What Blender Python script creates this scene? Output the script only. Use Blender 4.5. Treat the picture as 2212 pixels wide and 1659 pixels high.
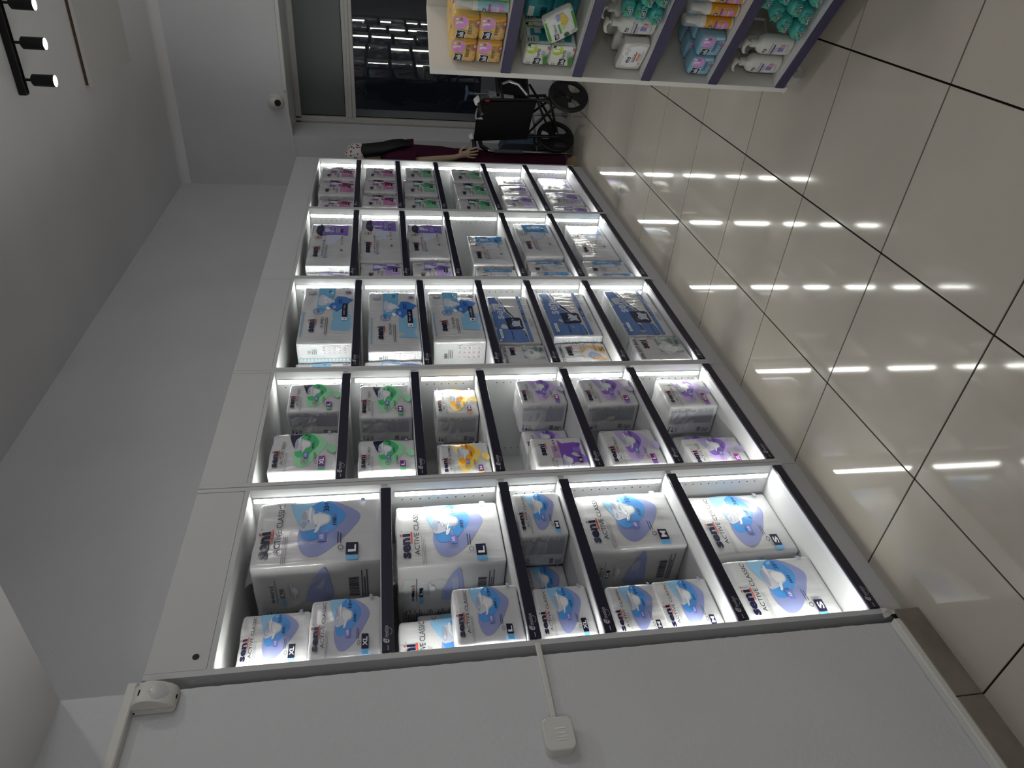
import bpy, bmesh, math, random
from mathutils import Vector, Matrix, noise

# ------------------------------------------------------------------ scene, camera, world, lights
for o in list(bpy.data.objects): bpy.data.objects.remove(o, do_unlink=True)
SC = bpy.context.scene
COL = SC.collection
PI = math.pi
rnd = random.Random(7)

SC.view_settings.view_transform = 'Standard'
SC.view_settings.look = 'None'
SC.view_settings.gamma = 1.0
SC.view_settings.use_curve_mapping = False
SC.view_settings.exposure = 0.0
SC.cycles.use_denoising = True
SC.cycles.max_bounces = 10
SC.cycles.sample_clamp_indirect = 6.0

cam = bpy.data.cameras.new('camera'); cam_ob = bpy.data.objects.new('camera', cam); COL.objects.link(cam_ob)
cam.sensor_fit = 'HORIZONTAL'; cam.sensor_width = 36.0; cam.lens = 24.4687; cam.clip_start = 0.02; cam.clip_end = 100
_r = Vector((0.57468061, -0.81801664, -0.02431002))      # right of the upright view
_d = Vector((-0.15663209, -0.08078554, -0.98434754))     # down of the upright view
_f = Vector((0.80324877, 0.56949317, -0.17455354))       # view direction
# the phone was held so that the picture lies on its side: image x runs down the room, image up runs right
M = Matrix(((_d.x, _r.x, -_f.x, -1.13614), (_d.y, _r.y, -_f.y, -1.70531), (_d.z, _r.z, -_f.z, 1.56550), (0, 0, 0, 1)))
cam_ob.matrix_world = M
SC.camera = cam_ob

W = bpy.data.worlds.new('night'); SC.world = W; W.use_nodes = True
W.node_tree.nodes['Background'].inputs[0].default_value = (0.55, 0.7, 1.0, 1)
W.node_tree.nodes['Background'].inputs[1].default_value = 0.004

def ceiling_lamp(x, y, z, power, size=0.14, spread=170, color=(1.0, 0.965, 0.92)):
    l = bpy.data.lights.new('ceiling_lamp', 'AREA'); l.shape = 'DISK'; l.size = size; l.energy = power; l.color = color
    l.spread = math.radians(spread)
    o = bpy.data.objects.new('ceiling_lamp', l); o.location = (x, y, z); COL.objects.link(o)
ROOM = 1.0
def fill_light(x, y, z, power, color=(1.0, 0.985, 0.97)):
    l = bpy.data.lights.new('fill_light', 'POINT'); l.shadow_soft_size = 0.18; l.energy = power; l.color = color
    o = bpy.data.objects.new('fill_light', l); o.location = (x, y, z); COL.objects.link(o)
# shop ceiling lamps out of view, then made-up point lights that fill the room
ceiling_lamp(0.9, -1.2, 3.2, 4.5 * ROOM); ceiling_lamp(0.9, -2.6, 3.2, 5 * ROOM)
fill_light(1.4, -4.3, 2.7, 22 * ROOM); fill_light(3.6, -3.9, 2.8, 22 * ROOM)
fill_light(-2.1, -2.5, 2.0, 22 * ROOM); fill_light(-1.0, -4.2, 1.95, 8 * ROOM)
LED_STRENGTH = 46.0
SPOT_STRENGTH = 60.0

# ------------------------------------------------------------------ helpers
def lin(h):
    if isinstance(h, str):
        h = h.lstrip('#'); c = [int(h[i:i+2], 16) / 255 for i in (0, 2, 4)]
    else: c = list(h)
    return tuple((x / 12.92 if x <= 0.04045 else ((x + 0.055) / 1.055) ** 2.4) for x in c) + (1.0,)

MATS = {}
def mat(name, color='#ffffff', rough=0.5, spec=0.5, metal=0.0, emit=None, estr=0.0, alpha=1.0, trans=0.0, ior=1.45,
        bump=None, vary=None, coat=0.0):
    """bump=(scale, strength[, stretch xyz]); vary=(scale, amount) mottles the base colour a little."""
    if name in MATS: return MATS[name]
    m = bpy.data.materials.new(name); m.use_nodes = True
    nt = m.node_tree; b = nt.nodes['Principled BSDF']
    c = lin(color)
    b.inputs['Base Color'].default_value = c
    b.inputs['Roughness'].default_value = rough
    b.inputs['Specular IOR Level'].default_value = spec
    b.inputs['Metallic'].default_value = metal
    b.inputs['IOR'].default_value = ior
    b.inputs['Alpha'].default_value = alpha
    b.inputs['Transmission Weight'].default_value = trans
    b.inputs['Coat Weight'].default_value = coat
    b.inputs['Coat Roughness'].default_value = 0.12
    if emit:
        b.inputs['Emission Color'].default_value = lin(emit); b.inputs['Emission Strength'].default_value = estr
    tc = None
    if bump or vary:
        tc = nt.nodes.new('ShaderNodeTexCoord')
    if vary:
        n = nt.nodes.new('ShaderNodeTexNoise'); n.inputs['Scale'].default_value = vary[0]; n.inputs['Detail'].default_value = 6
        nt.links.new(tc.outputs['Object'], n.inputs['Vector'])
        r = nt.nodes.new('ShaderNodeMapRange'); r.inputs['From Min'].default_value = 0.3; r.inputs['From Max'].default_value = 0.7
        r.inputs['To Min'].default_value = 1 - vary[1]; r.inputs['To Max'].default_value = 1 + vary[1] * 0.4
        nt.links.new(n.outputs['Fac'], r.inputs['Value'])
        x = nt.nodes.new('ShaderNodeMix'); x.data_type = 'RGBA'; x.blend_type = 'MULTIPLY'; x.inputs['Factor'].default_value = 1
        x.inputs[6].default_value = c
        nt.links.new(r.outputs['Result'], x.inputs[7]); nt.links.new(x.outputs[2], b.inputs['Base Color'])
    if bump:
        n = nt.nodes.new('ShaderNodeTexNoise'); n.inputs['Scale'].default_value = bump[0]; n.inputs['Detail'].default_value = 5
        mp = nt.nodes.new('ShaderNodeMapping')
        if len(bump) > 2: mp.inputs['Scale'].default_value = bump[2]
        nt.links.new(tc.outputs['Object'], mp.inputs['Vector']); nt.links.new(mp.outputs['Vector'], n.inputs['Vector'])
        u = nt.nodes.new('ShaderNodeBump'); u.inputs['Strength'].default_value = bump[1]; u.inputs['Distance'].default_value = 0.007 if 'pack' in name else 0.004
        nt.links.new(n.outputs['Fac'], u.inputs['Height']); nt.links.new(u.outputs['Normal'], b.inputs['Normal'])
    MATS[name] = m
    return m

def tag(o, label=None, cat=None, group=None, kind=None):
    if label: o['label'] = label
    if cat: o['category'] = cat
    if group: o['group'] = group
    if kind: o['kind'] = kind
    return o

def thing(name, label, cat, loc=(0, 0, 0), rz=0.0, group=None):
    o = bpy.data.objects.new(name, None); COL.objects.link(o)
    o.empty_display_size = 0.05
    o.location = loc; o.rotation_euler = (0, 0, rz)
    return tag(o, label, cat, group)

class MB:
    def __init__(s): s.v = []; s.f = []; s.m = []; s.mats = []; s.sm = []
    def mi(s, m):
        if m not in s.mats: s.mats.append(m)
        return s.mats.index(m)
    def add(s, vs, fs, m, smooth=False):
        n = len(s.v); k = s.mi(m); s.v += [tuple(v) for v in vs]
        for f in fs: s.f.append(tuple(n + i for i in f)); s.m.append(k); s.sm.append(smooth)
        return s
    def box(s, a, b, m, bev=0.0):
        x0, y0, z0 = a; x1, y1, z1 = b
        if bev > 0:
            e = min(bev, (x1 - x0) * .45, (y1 - y0) * .45, (z1 - z0) * .45)
            P = []; idx = {}
            for ix, sx in enumerate((x0, x1)):
                for iy, sy in enumerate((y0, y1)):
                    for iz, sz in enumerate((z0, z1)):
                        dx, dy, dz = (e if ix == 0 else -e), (e if iy == 0 else -e), (e if iz == 0 else -e)
                        for ax in range(3):
                            p = [sx + dx, sy + dy, sz + dz]; p[ax] = (sx, sy, sz)[ax]
                            idx[(ix, iy, iz, ax)] = len(P); P.append(p)
            F = []
            for ax in range(3):
                o1, o2 = [k for k in range(3) if k != ax]
                for side in (0, 1):
                    q = []
                    for (p1, p2) in ((0, 0), (1, 0), (1, 1), (0, 1)):
                        t = [0, 0, 0]; t[ax] = side; t[o1] = p1; t[o2] = p2; q.append(idx[(*t, ax)])
                    F.append(q)
            for ax in range(3):
                o1, o2 = [k for k in range(3) if k != ax]
                for p1 in (0, 1):
                    for p2 in (0, 1):
                        t0 = [0, 0, 0]; t0[o1] = p1; t0[o2] = p2; t1 = list(t0); t1[ax] = 1
                        F.append([idx[(*t0, o1)], idx[(*t1, o1)], idx[(*t1, o2)], idx[(*t0, o2)]])
            for c in [(i, j, k) for i in (0, 1) for j in (0, 1) for k in (0, 1)]:
                F.append([idx[(*c, 0)], idx[(*c, 1)], idx[(*c, 2)]])
            return s.add(P, F, m)
        v = [(x0, y0, z0), (x1, y0, z0), (x1, y1, z0), (x0, y1, z0), (x0, y0, z1), (x1, y0, z1), (x1, y1, z1), (x0, y1, z1)]
        return s.add(v, [(0, 3, 2, 1), (4, 5, 6, 7), (0, 1, 5, 4), (1, 2, 6, 5), (2, 3, 7, 6), (3, 0, 4, 7)], m)
    def tube(s, pts, r, m, n=10, cap=True):
        pts = [Vector(p) for p in pts]
        rr = r if isinstance(r, (list, tuple)) else [r] * len(pts)
        rings = []; ref = None
        for i, p in enumerate(pts):
            t = (pts[min(i + 1, len(pts) - 1)] - pts[max(i - 1, 0)])
            t = t.normalized() if t.length > 1e-9 else Vector((0, 0, 1))
            if ref is None or abs(ref.dot(t)) > .98: ref = Vector((0, 0, 1)) if abs(t.z) < .9 else Vector((1, 0, 0))
            a = (ref - t * ref.dot(t)).normalized(); b = t.cross(a); ref = a
            rings.append([p + (a * math.cos(2 * PI * k / n) + b * math.sin(2 * PI * k / n)) * rr[i] for k in range(n)])
        V = [v for R in rings for v in R]; F = []
        for i in range(len(rings) - 1):
            for k in range(n):
                F.append((i * n + k, i * n + (k + 1) % n, (i + 1) * n + (k + 1) % n, (i + 1) * n + k))
        if cap: F.append(tuple(range(n))[::-1]); F.append(tuple((len(rings) - 1) * n + k for k in range(n)))
        return s.add(V, F, m, True)
    def lathe(s, prof, m, n=24, c=(0, 0, 0), axis='z', sx=1.0, sy=1.0, cap=True):
        V = []; F = []
        for (r, h) in prof:
            for k in range(n):
                a = 2 * PI * k / n; x, y, z = r * math.cos(a) * sx, r * math.sin(a) * sy, h
                if axis == 'x': x, y, z = z, x, y
                if axis == 'y': x, y, z = x, z, y
                V.append((x + c[0], y + c[1], z + c[2]))
        for i in range(len(prof) - 1):
            for k in range(n):
                F.append((i * n + k, i * n + (k + 1) % n, (i + 1) * n + (k + 1) % n, (i + 1) * n + k))
        if cap: F.append(tuple(range(n))[::-1]); F.append(tuple((len(prof) - 1) * n + k for k in range(n)))
        return s.add(V, F, m, True)
    def loft(s, rings, m, cap=True):
        n = len(rings[0]); V = [v for R in rings for v in R]; F = []
        for i in range(len(rings) - 1):
            for k in range(n): F.append((i * n + k, i * n + (k + 1) % n, (i + 1) * n + (k + 1) % n, (i + 1) * n + k))
        if cap: F.append(tuple(range(n))[::-1]); F.append(tuple((len(rings) - 1) * n + k for k in range(n)))
        return s.add(V, F, m, True)
    def build(s, name, parent=None, fix=True):
        me = bpy.data.meshes.new(name); me.from_pydata(s.v, [], s.f)
        for m in s.mats: me.materials.append(m)
        me.polygons.foreach_set('material_index', s.m); me.polygons.foreach_set('use_smooth', s.sm)
        if fix:
            b = bmesh.new(); b.from_mesh(me); bmesh.ops.recalc_face_normals(b, faces=b.faces)
            for e in b.edges:
                if len(e.link_faces) == 2 and e.calc_face_angle(0) > 0.75: e.smooth = False
            b.to_mesh(me); b.free()
        me.update()
        o = bpy.data.objects.new(name, me); COL.objects.link(o)
        if parent: o.parent = parent
        return o

def struct(name, mb):
    o = mb.build(name); o['kind'] = 'structure'; return o

# text -> cached flat triangles in a unit box
TXT = {}
def text_tris(s, bold=0.0, shear=0.0):
    k = (s, bold, shear)
    if k in TXT: return TXT[k]
    cu = bpy.data.curves.new('lettering', 'FONT'); cu.body = s; cu.size = 1; cu.resolution_u = 2; cu.offset = bold; cu.shear = shear
    cu.fill_mode = 'FRONT'
    ob = bpy.data.objects.new('lettering', cu); COL.objects.link(ob)
    dg = bpy.context.evaluated_depsgraph_get(); me = bpy.data.meshes.new_from_object(ob.evaluated_get(dg))
    v = [(p.co.x, p.co.y) for p in me.vertices]; f = [tuple(p.vertices) for p in me.polygons]
    bpy.data.objects.remove(ob, do_unlink=True); bpy.data.curves.remove(cu); bpy.data.meshes.remove(me)
    x0 = min(p[0] for p in v); x1 = max(p[0] for p in v); y0 = min(p[1] for p in v); y1 = max(p[1] for p in v)
    v = [((p[0] - x0) / (x1 - x0), (p[1] - y0) / (y1 - y0)) for p in v]
    TXT[k] = (v, f, (x1 - x0) / (y1 - y0)); return TXT[k]

def smooth_poly(P, n=5):
    out = []; N = len(P)
    for i in range(N):
        p0, p1, p2, p3 = P[i - 1], P[i], P[(i + 1) % N], P[(i + 2) % N]
        for k in range(n):
            t = k / n
            out.append(tuple(0.5 * ((2 * p1[j]) + (-p0[j] + p2[j]) * t + (2 * p0[j] - 5 * p1[j] + 4 * p2[j] - p3[j]) * t * t + (-p0[j] + 3 * p1[j] - 3 * p2[j] + p3[j]) * t ** 3) for j in (0, 1)))
    return out

class Print:
    """flat print laid on a curved face: S(u, v, off) gives the point; u right 0..1, v DOWN 0..1"""
    def __init__(s, S): s.S = S; s.mb = MB(); s.layer = 0
    def off(s): s.layer += 1; return 0.0006 + 0.00022 * s.layer
    def poly(s, P, m, smooth=0, rings=(0.4, 0.75, 1.0)):
        if smooth: P = smooth_poly(P, smooth)
        else:
            Q = []
            for i in range(len(P)):
                a, b = P[i], P[(i + 1) % len(P)]
                k = max(1, int(max(abs(a[0] - b[0]), abs(a[1] - b[1])) / 0.09))
                Q += [(a[0] + (b[0] - a[0]) * t / k, a[1] + (b[1] - a[1]) * t / k) for t in range(k)]
            P = Q
        o = s.off(); n = len(P)
        P = [(min(max(p[0], 0.0), 1.0), min(max(p[1], 0.0), 1.0)) for p in P]
        cx = sum(p[0] for p in P) / n; cy = sum(p[1] for p in P) / n
        V = [s.S(cx, cy, o)]
        for r in rings: V += [s.S(cx + (p[0] - cx) * r, cy + (p[1] - cy) * r, o) for p in P]
        F = [(0, 1 + k, 1 + (k + 1) % n) for k in range(n)]
        for i in range(len(rings) - 1):
            for k in range(n): F.append((1 + i * n + k, 1 + (i + 1) * n + k, 1 + (i + 1) * n + (k + 1) % n, 1 + i * n + (k + 1) % n))
        s.mb.add(V, F, m, True); return s
    def rect(s, u0, v0, u1, v1, m): return s.poly([(u0, v0), (u1, v0), (u1, v1), (u0, v1)], m, rings=(0.5, 1.0))
    def ell(s, cu, cv, ru, rv, m, n=16): return s.poly([(cu + ru * math.cos(2 * PI * k / n), cv + rv * math.sin(2 * PI * k / n)) for k in range(n)], m, rings=(1.0,))
    def ring(s, cu, cv, ru, rv, m, w=0.82, n=20, a0=0.0, a1=1.0):
        o = s.off(); V = []
        K = n + 1
        for k in range(K):
            a = 2 * PI * (a0 + (a1 - a0) * k / n)
            V += [s.S(cu + ru * math.cos(a), cv + rv * math.sin(a), o), s.S(cu + ru * w * math.cos(a), cv + rv * w * math.sin(a), o)]
        s.mb.add(V, [(2 * k, 2 * k + 2, 2 * k + 3, 2 * k + 1) for k in range(n)], m, True); return s
    def text(s, t, u0, v0, u1, v1, m, bold=0.0, shear=0.0):
        v, f, asp = text_tris(t, bold, shear); o = s.off()
        s.mb.add([s.S(u0 + p[0] * (u1 - u0), v1 + p[1] * (v0 - v1), o) for p in v], f, m, True); return s
    def lines(s, u0, v0, u1, v1, n, m, seed=1, thick=0.5, ragged=0.3):
        r = random.Random(seed); o = s.off()
        for k in range(n):
            va = v0 + (v1 - v0) * k / n; vb = va + (v1 - v0) / n * thick; ue = u1 - (u1 - u0) * ragged * r.random()
            V = []
            for j in range(4): uu = u0 + (ue - u0) * j / 3; V += [s.S(uu, va, o), s.S(uu, vb, o)]
            s.mb.add(V, [(0, 2, 3, 1), (2, 4, 5, 3), (4, 6, 7, 5)], m, True)
        return s
    def cols(s, u0, v0, u1, v1, n, m, seed=1, thick=0.6, ragged=0.3):
        r = random.Random(seed); o = s.off()
        for k in range(n):
            ua = u0 + (u1 - u0) * k / n; ub = ua + (u1 - u0) / n * thick * (0.6 + .8 * r.random()); va = v0 + (v1 - v0) * ragged * r.random()
            V = []
            for j in range(3): vv = va + (v1 - va) * j / 2; V += [s.S(ua, vv, o), s.S(ub, vv, o)]
            s.mb.add(V, [(0, 2, 3, 1), (2, 4, 5, 3)], m, True)
        return s
    def build(s, name, parent): return s.mb.build(name, parent, fix=False)

# ------------------------------------------------------------------ materials
WALL = mat('wall_paint', '#cfd0d3', 0.85, 0.25, bump=(95, 0.55), vary=(1.6,0.05))
CEIL = mat('ceiling_paint', '#e4e4e5', 0.9, 0.2, bump=(40, 0.15), vary=(0.9, 0.09))
BOARD = mat('white_melamine', '#c3c4c6', 0.45, 0.25)
EDGE = mat('white_edging', '#cdcdce', 0.45, 0.4)
DARKGAP = mat('dark_gap', '#0c0c0e', 0.8, 0.1)
NAVY = mat('navy_rail', '#232133', 0.38, 0.45)
CLEAR = mat('clear_strip', '#e9e9ee', 0.2, 0.5, alpha=0.55)
ALU = mat('aluminium', '#b9babc', 0.3, 0.5, metal=1.0)
LED = mat('led_light', '#ffffff', 0.4, 0.3, emit='#fdfff6', estr=LED_STRENGTH)
LAMPFACE = mat('lamp_face', '#ffffff', 0.4, 0.3, emit='#fbf7ff', estr=SPOT_STRENGTH)
TILE = mat('polished_tile', '#b0a99f', 0.06, 0.5, vary=(2.3, 0.07))
GROUT = mat('dark_grout', '#1d1a1a', 0.9, 0.1)
SKIRT = mat('skirting_tile', '#857d72', 0.3, 0.4, vary=(9, 0.25))
PVC = mat('white_pvc', '#d3d2cd', 0.4, 0.45)
BLACK = mat('black_metal', '#0f0f11', 0.45, 0.4)
BLACKP = mat('black_plastic', '#121214', 0.35, 0.5)
RUBBER = mat('tyre_rubber', '#141416', 0.55, 0.4)
FABRIC = mat('black_fabric', '#0d0d10', 0.9, 0.2, bump=(300, 0.3))
GREYP = mat('grey_plastic', '#5f646b', 0.45, 0.4)
BLUEG = mat('blue_grey_plastic', '#4d5f73', 0.45, 0.4)
FILM = mat('clear_film', '#eef1f2', 0.12, 0.6, alpha=0.28, bump=(30, 0.6))
BAG = mat('white_pack_film', '#c9c9cc', 0.22, 0.5, bump=(8, .45, (3.0, 1.0, 0.5)), coat=0.4)
BAGC = mat('white_pack_clear_film', '#c8c9cd', 0.15, 0.55, bump=(12, .7, (5.0, 1.0, 0.4)), coat=0.8)

# ------------------------------------------------------------------ room shell
RX0, RX1, RY0, RY1, RZ = -4.0, 5.2, -5.2, 0.55, 3.29
WX = 5.69                                              # plane of the far window
floor_ob = struct('floor', MB().box((RX0, RY0, -0.12), (6.2, RY1 + .2, -0.004), GROUT))
TS = 0.5088; TX0, TY0 = 4.7849, -0.3636
tile_me = None
J = 0.0030
n_t = 0
for i in range(-3, 14):
    for j in range(-2, 6):
        xa = TX0 - i * TS; ya = TY0 - j * TS
        if tile_me is None:
            t = MB().box((-TS + J, -TS + J, -0.004), (-J, -J, 0.0), TILE).build('tile', floor_ob); tile_me = t.data
        else:
            t = bpy.data.objects.new('tile', tile_me); COL.objects.link(t); t.parent = floor_ob
        t.location = (xa, ya, 0.0)
struct('ceiling', MB().box((RX0, RY0, RZ), (6.2, RY1 + .2, RZ + .15), CEIL))
struct('wall_left', MB().box((-0.2, RY1, 0), (RX1 + .6, RY1 + .15, RZ), WALL))
# pier in front of the shelving, and the low soffit beam over the camera
PX, PY = -0.045, -0.02
jr = random.Random(21); je = [(PX + jr.uniform(-.0012, .0008), 2.372 * k / 190) for k in range(191)]
jb = MB(); nj = len(je); n2 = nj + 2
jp = je + [(RX0, 2.372), (RX0, 0.0)]
jb.add([(a, PY, z) for a, z in jp] + [(a, RY1 + .15, z) for a, z in jp], [tuple(range(n2))[::-1], tuple(range(n2, 2 * n2))] + [(k, (k + 1) % n2, n2 + (k + 1) % n2, n2 + k) for k in range(n2)], WALL)
struct('wall_near', jb)
struct('trim_1', MB().box((-1.9, RY0, 2.372), (PX, RY1 + .15, RZ), CEIL))
struct('wall_back', MB().box((RX0 - .15, RY0, 0), (RX0, RY1, RZ), WALL))
struct('wall_right', MB().box((RX0, RY0 - .15, 0), (6.2, RY0, RZ), WALL))
# far wall with deep window reveal: opening Y < 0.112, Z 0.40..2.337
wf = MB()
wf.box((RX1, 0.112, 0), (6.2, RY1, RZ), WALL)
wf.box((RX1, RY0, 2.337), (6.2, 0.112, RZ), WALL)
wf.box((WX - .06, RY0, 0), (6.2, 0.112, 0.40), WALL)
struct('wall_far', wf)
# cove between far wall and ceiling
cv = MB()
prof = [(RX1, RZ - .07)] + [(RX1 - .07 * (1 - math.cos(a)), RZ - .07 + .07 * math.sin(a)) for a in (0.3, .6, .9, 1.2, PI / 2)] + [(RX1, RZ)]
cv.loft([[(p[0], y, p[1]) for p in prof] for y in (RY0, RY1)], CEIL)
struct('trim_2', cv)

# window
FR = mat('window_frame_paint', '#b9b8b4', 0.5, 0.4, vary=(20, 0.06))
GLASS = mat('window_glass', '#f2f5f5', 0.0, 0.5, trans=1.0, ior=1.5)
FROST = mat('grey_frosted_glass', '#59615f', 0.35, 0.5)
SPECK = mat('speckled_film', '#6b6f74', 0.5, 0.4, vary=(180, 0.6))
win = bpy.data.objects.new('window_1', None); COL.objects.link(win); win.location = (WX, -0.1, 0.40); win['kind'] = 'structure'
def wpart(name, mb):
    o = mb.build(name, win); o.location = (-WX, 0.1, -0.40); return o
yR = -2.6
f = MB(); f.box((WX - .05, 0.058, 0.40), (WX + .03, 0.112, 2.337), FR, .004); f.box((WX - .05, yR, 0.40), (WX + .03, yR + .06, 2.337), FR, .004)
f.box((WX - .05, yR, 2.287), (WX + .03, 0.112, 2.337), FR, .004); f.box((WX - .05, yR, 0.40), (WX + .03, 0.112, 0.452), FR, .004)
f.box((WX - .058, 0.072, 0.40), (WX - .05, 0.098, 2.337), FR, .002)
wpart('window_frame', f)
f = MB(); f.box((WX - .045, yR, 1.80), (WX + .03, 0.058, 1.892), FR, .004); f.box((WX - .058, yR, 1.832), (WX - .045, 0.058, 1.86), FR, .003)
wpart('transom', f)
wpart('pane', MB().box((WX, yR, 1.892), (WX + .006, 0.058, 2.287), FROST))
wpart('pane', MB().box((WX, yR, 0.655), (WX + .006, 0.058, 1.80), GLASS))
wpart('pane', MB().box((WX - .002, yR, 0.452), (WX + .006, 0.058, 0.655), SPECK))
wpart('seal', MB().box((WX - .004, 0.052, 0.655), (WX, 0.058, 1.80), DARKGAP).box((WX - .004, 0.052, 1.892), (WX, 0.058, 2.287), DARKGAP).box((WX - .004, yR, 1.892), (WX, 0.052, 1.898), DARKGAP))

# ------------------------------------------------------------------ near wall fittings
b = MB()
xa = -0.012
k = 0
base = bpy.data.objects.new('baseboard_near', None); COL.objects.link(base); base.location = (-0.3, -0.03, 0); base['kind'] = 'structure'
core = MB().box((RX0, -0.040, 0.0), (-0.02, PY, 0.078), GROUT).build('backing', base); core.location = (0.3, 0.03, 0)
edges = [-0.02, -0.302, -0.81, -1.319, -1.828]
for e0, e1 in zip(edges[1:], edges[:-1]):
    t = MB().box((e0 + .0015, -0.049, 0.0), (e1 - .0015, -0.040, 0.082), SKIRT, .0015).build('tile', base); t.location = (0.3, 0.03, 0)
tr = thing('cable_trunking', 'white plastic cable trunking on top of the near wall skirting', 'trunking', (-0.3, -0.03, 0.082))
m_ = MB().box((-2.2, -0.046, 0.082), (-0.05, PY, 0.102), PVC, .002); o = m_.build('channel', tr); o.location = (0.3, 0.03, -0.082)
m_ = MB().box((-2.2, -0.0475, 0.083), (-0.06, -0.046, 0.097), PVC); m_.box((-2.2, -0.04, 0.102), (-0.06, PY - .002, 0.1035), PVC); o = m_.build('lid', tr); o.location = (0.3, 0.03, -0.082)
# torn plastic and cable at the trunking end
tp = thing('torn_trunking_end', 'crumpled torn white plastic at the skirting corner beside the shelving', 'plastic scrap', (-0.035, -0.03, 0.08))
mb = MB(); r_ = random.Random(3)
for q in range(5):
    a = q * 1.1; pts = []
    for t in range(4): pts.append((0.004 + .014 * math.cos(a) * t / 3 + r_.uniform(-.003, .003), .012 * math.sin(a) * t / 3 - .012, 0.004 + .011 * t + r_.uniform(-.004, .004)))
    V = []
    for p in pts: V += [p, (p[0] + .009, p[1] - .003, p[2] + .002)]
    mb.add(V, [(0, 2, 3, 1), (2, 4, 5, 3), (4, 6, 7, 5)], PVC, True)
mb.build('flap', tp, fix=False)
mb = MB().tube([(-.006, 0, .0), (0, -.008, .012), (.012, -.006, .02)], .003, BLACKP, 8); mb.build('cable_end', tp)

# outlet with its trunking
ot = thing('wall_socket_box', 'white rounded junction box with printed cover on the near wall', 'junction box', (-0.283, PY, 1.178))
def rrect(w, h, r, n=6):
    P = []
    for cx, cz, a0 in ((w / 2 - r, h / 2 - r, 0), (-w / 2 + r, h / 2 - r, PI / 2), (-w / 2 + r, -h / 2 + r, PI), (w / 2 - r, -h / 2 + r, 1.5 * PI)):
        P += [(cx + r * math.cos(a0 + PI / 2 * k / n), cz + r * math.sin(a0 + PI / 2 * k / n)) for k in range(n + 1)]
    return P
def plate(mb, w, h, r, y0, y1, m, bev=.003):
    A = rrect(w, h, r); B = rrect(w - 2 * bev, h - 2 * bev, max(r - bev, .001))
    mb.loft([[(p[0], y0, p[1]) for p in A], [(p[0], y1 + bev, p[1]) for p in A], [(p[0], y1, p[1]) for p in B]], m)
mb = MB(); plate(mb, .078, .072, .016, 0, -.030, PVC, .002); mb.build('socket_base', ot)
mb = MB(); plate(mb, .082, .074, .017, -.0315, -.039, PVC, .002); mb.build('cover', ot)
INK = mat('grey_white_ink', '#f2f2f2', 0.5, 0.3)
S = lambda u, v, o: (-.041 + .082 * u, -.039 - o, .037 - .074 * v)
p = Print(S); p.rect(.62, .36, .66, .72, INK); p.rect(.48, .4, .51, .74, INK)
for q in range(6): p.rect(.36, .36 + q * .065, .39, .40 + q * .065, INK)
p.rect(.28, .36, .30, .7, INK); p.build('printed_lines', ot)
tk = thing('socket_cable_trunking', 'slim white trunking from the junction box to the shelving side', 'trunking', (-0.13, PY, 1.177))
MB().box((-.115, -.012, -.007), (.118, 0, .007), PVC, .0015).build('channel', tk)
MB().box((-.115, -.0135, -.005), (.1165, -.012, .004), PVC).build('lid', tk)

# motion detector and the trunking above it
ut = thing('high_cable_trunking', 'white square cable trunking high on the near wall above motion detector', 'trunking', (-0.3, PY, 2.205))
MB().box((-1.6, -.026, -.012), (.268, 0, .012), PVC, .0015).build('channel', ut)
MB().box((-1.6, -.0275, -.009), (.266, -.026, .009), PVC).build('lid', ut)
pir = thing('motion_detector', 'white curved motion detector in the upper corner beside shelving', 'motion detector', (-0.078, PY, 2.146), rz=0.12)
def prof_loft(pr, w, m, e=.004):
    mb = MB(); cy = sum(a for a, z in pr) / len(pr); cz = sum(z for a, z in pr) / len(pr)
    sc = lambda k: [(-(cy + (a - cy) * k), cz + (z - cz) * k) for a, z in pr]
    mb.loft([[(x, a, z) for a, z in sc(k)] for x, k in ((-w / 2, .90), (-w / 2 + e * .4, .965), (-w / 2 + e, 1), (w / 2 - e, 1), (w / 2 - e * .4, .965), (w / 2, .90))], m)
    return mb
prof_loft([(0.0005, -.046), (.010, -.052), (.0155, -.050), (.0155, .050), (.0005, .050)], .058, PVC, .003).build('back_plate', pir)
prof_loft([(.0165, -.050), (.0215, -.050), (.032, -.040), (.043, -.020), (.050, .004), (.050, .022), (.044, .038), (.032, .048), (.0165, .0505)], .059, PVC, .006).build('front_cover', pir)
mb = MB(); rings = []
for i in range(9):
    t = i / 8; z = -.040 + .052 * t; dp = .030 + .020 * min(1, t * 1.3) + .010 * math.sin(PI * t); w = .004 + .021 * math.sin(PI * (.08 + .84 * t))
    rings.append([(w * math.cos(a), -dp + .012 - .012 * math.sin(a), z) for a in [PI * k / 12 for k in range(13)]])
mb.loft(rings, mat('detector_lens', '#d0d1d2', .2, .5)); mb.build('lens', pir)
MB().box((-.010, -.0475, .024), (.006, -.0455, .032), DARKGAP).box((-.030, -.010, .040), (-.0285, -.005, .044), DARKGAP).box((-.006, -.022, -.0515), (.004, -.018, -.0495), DARKGAP).build('slot', pir)

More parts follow.
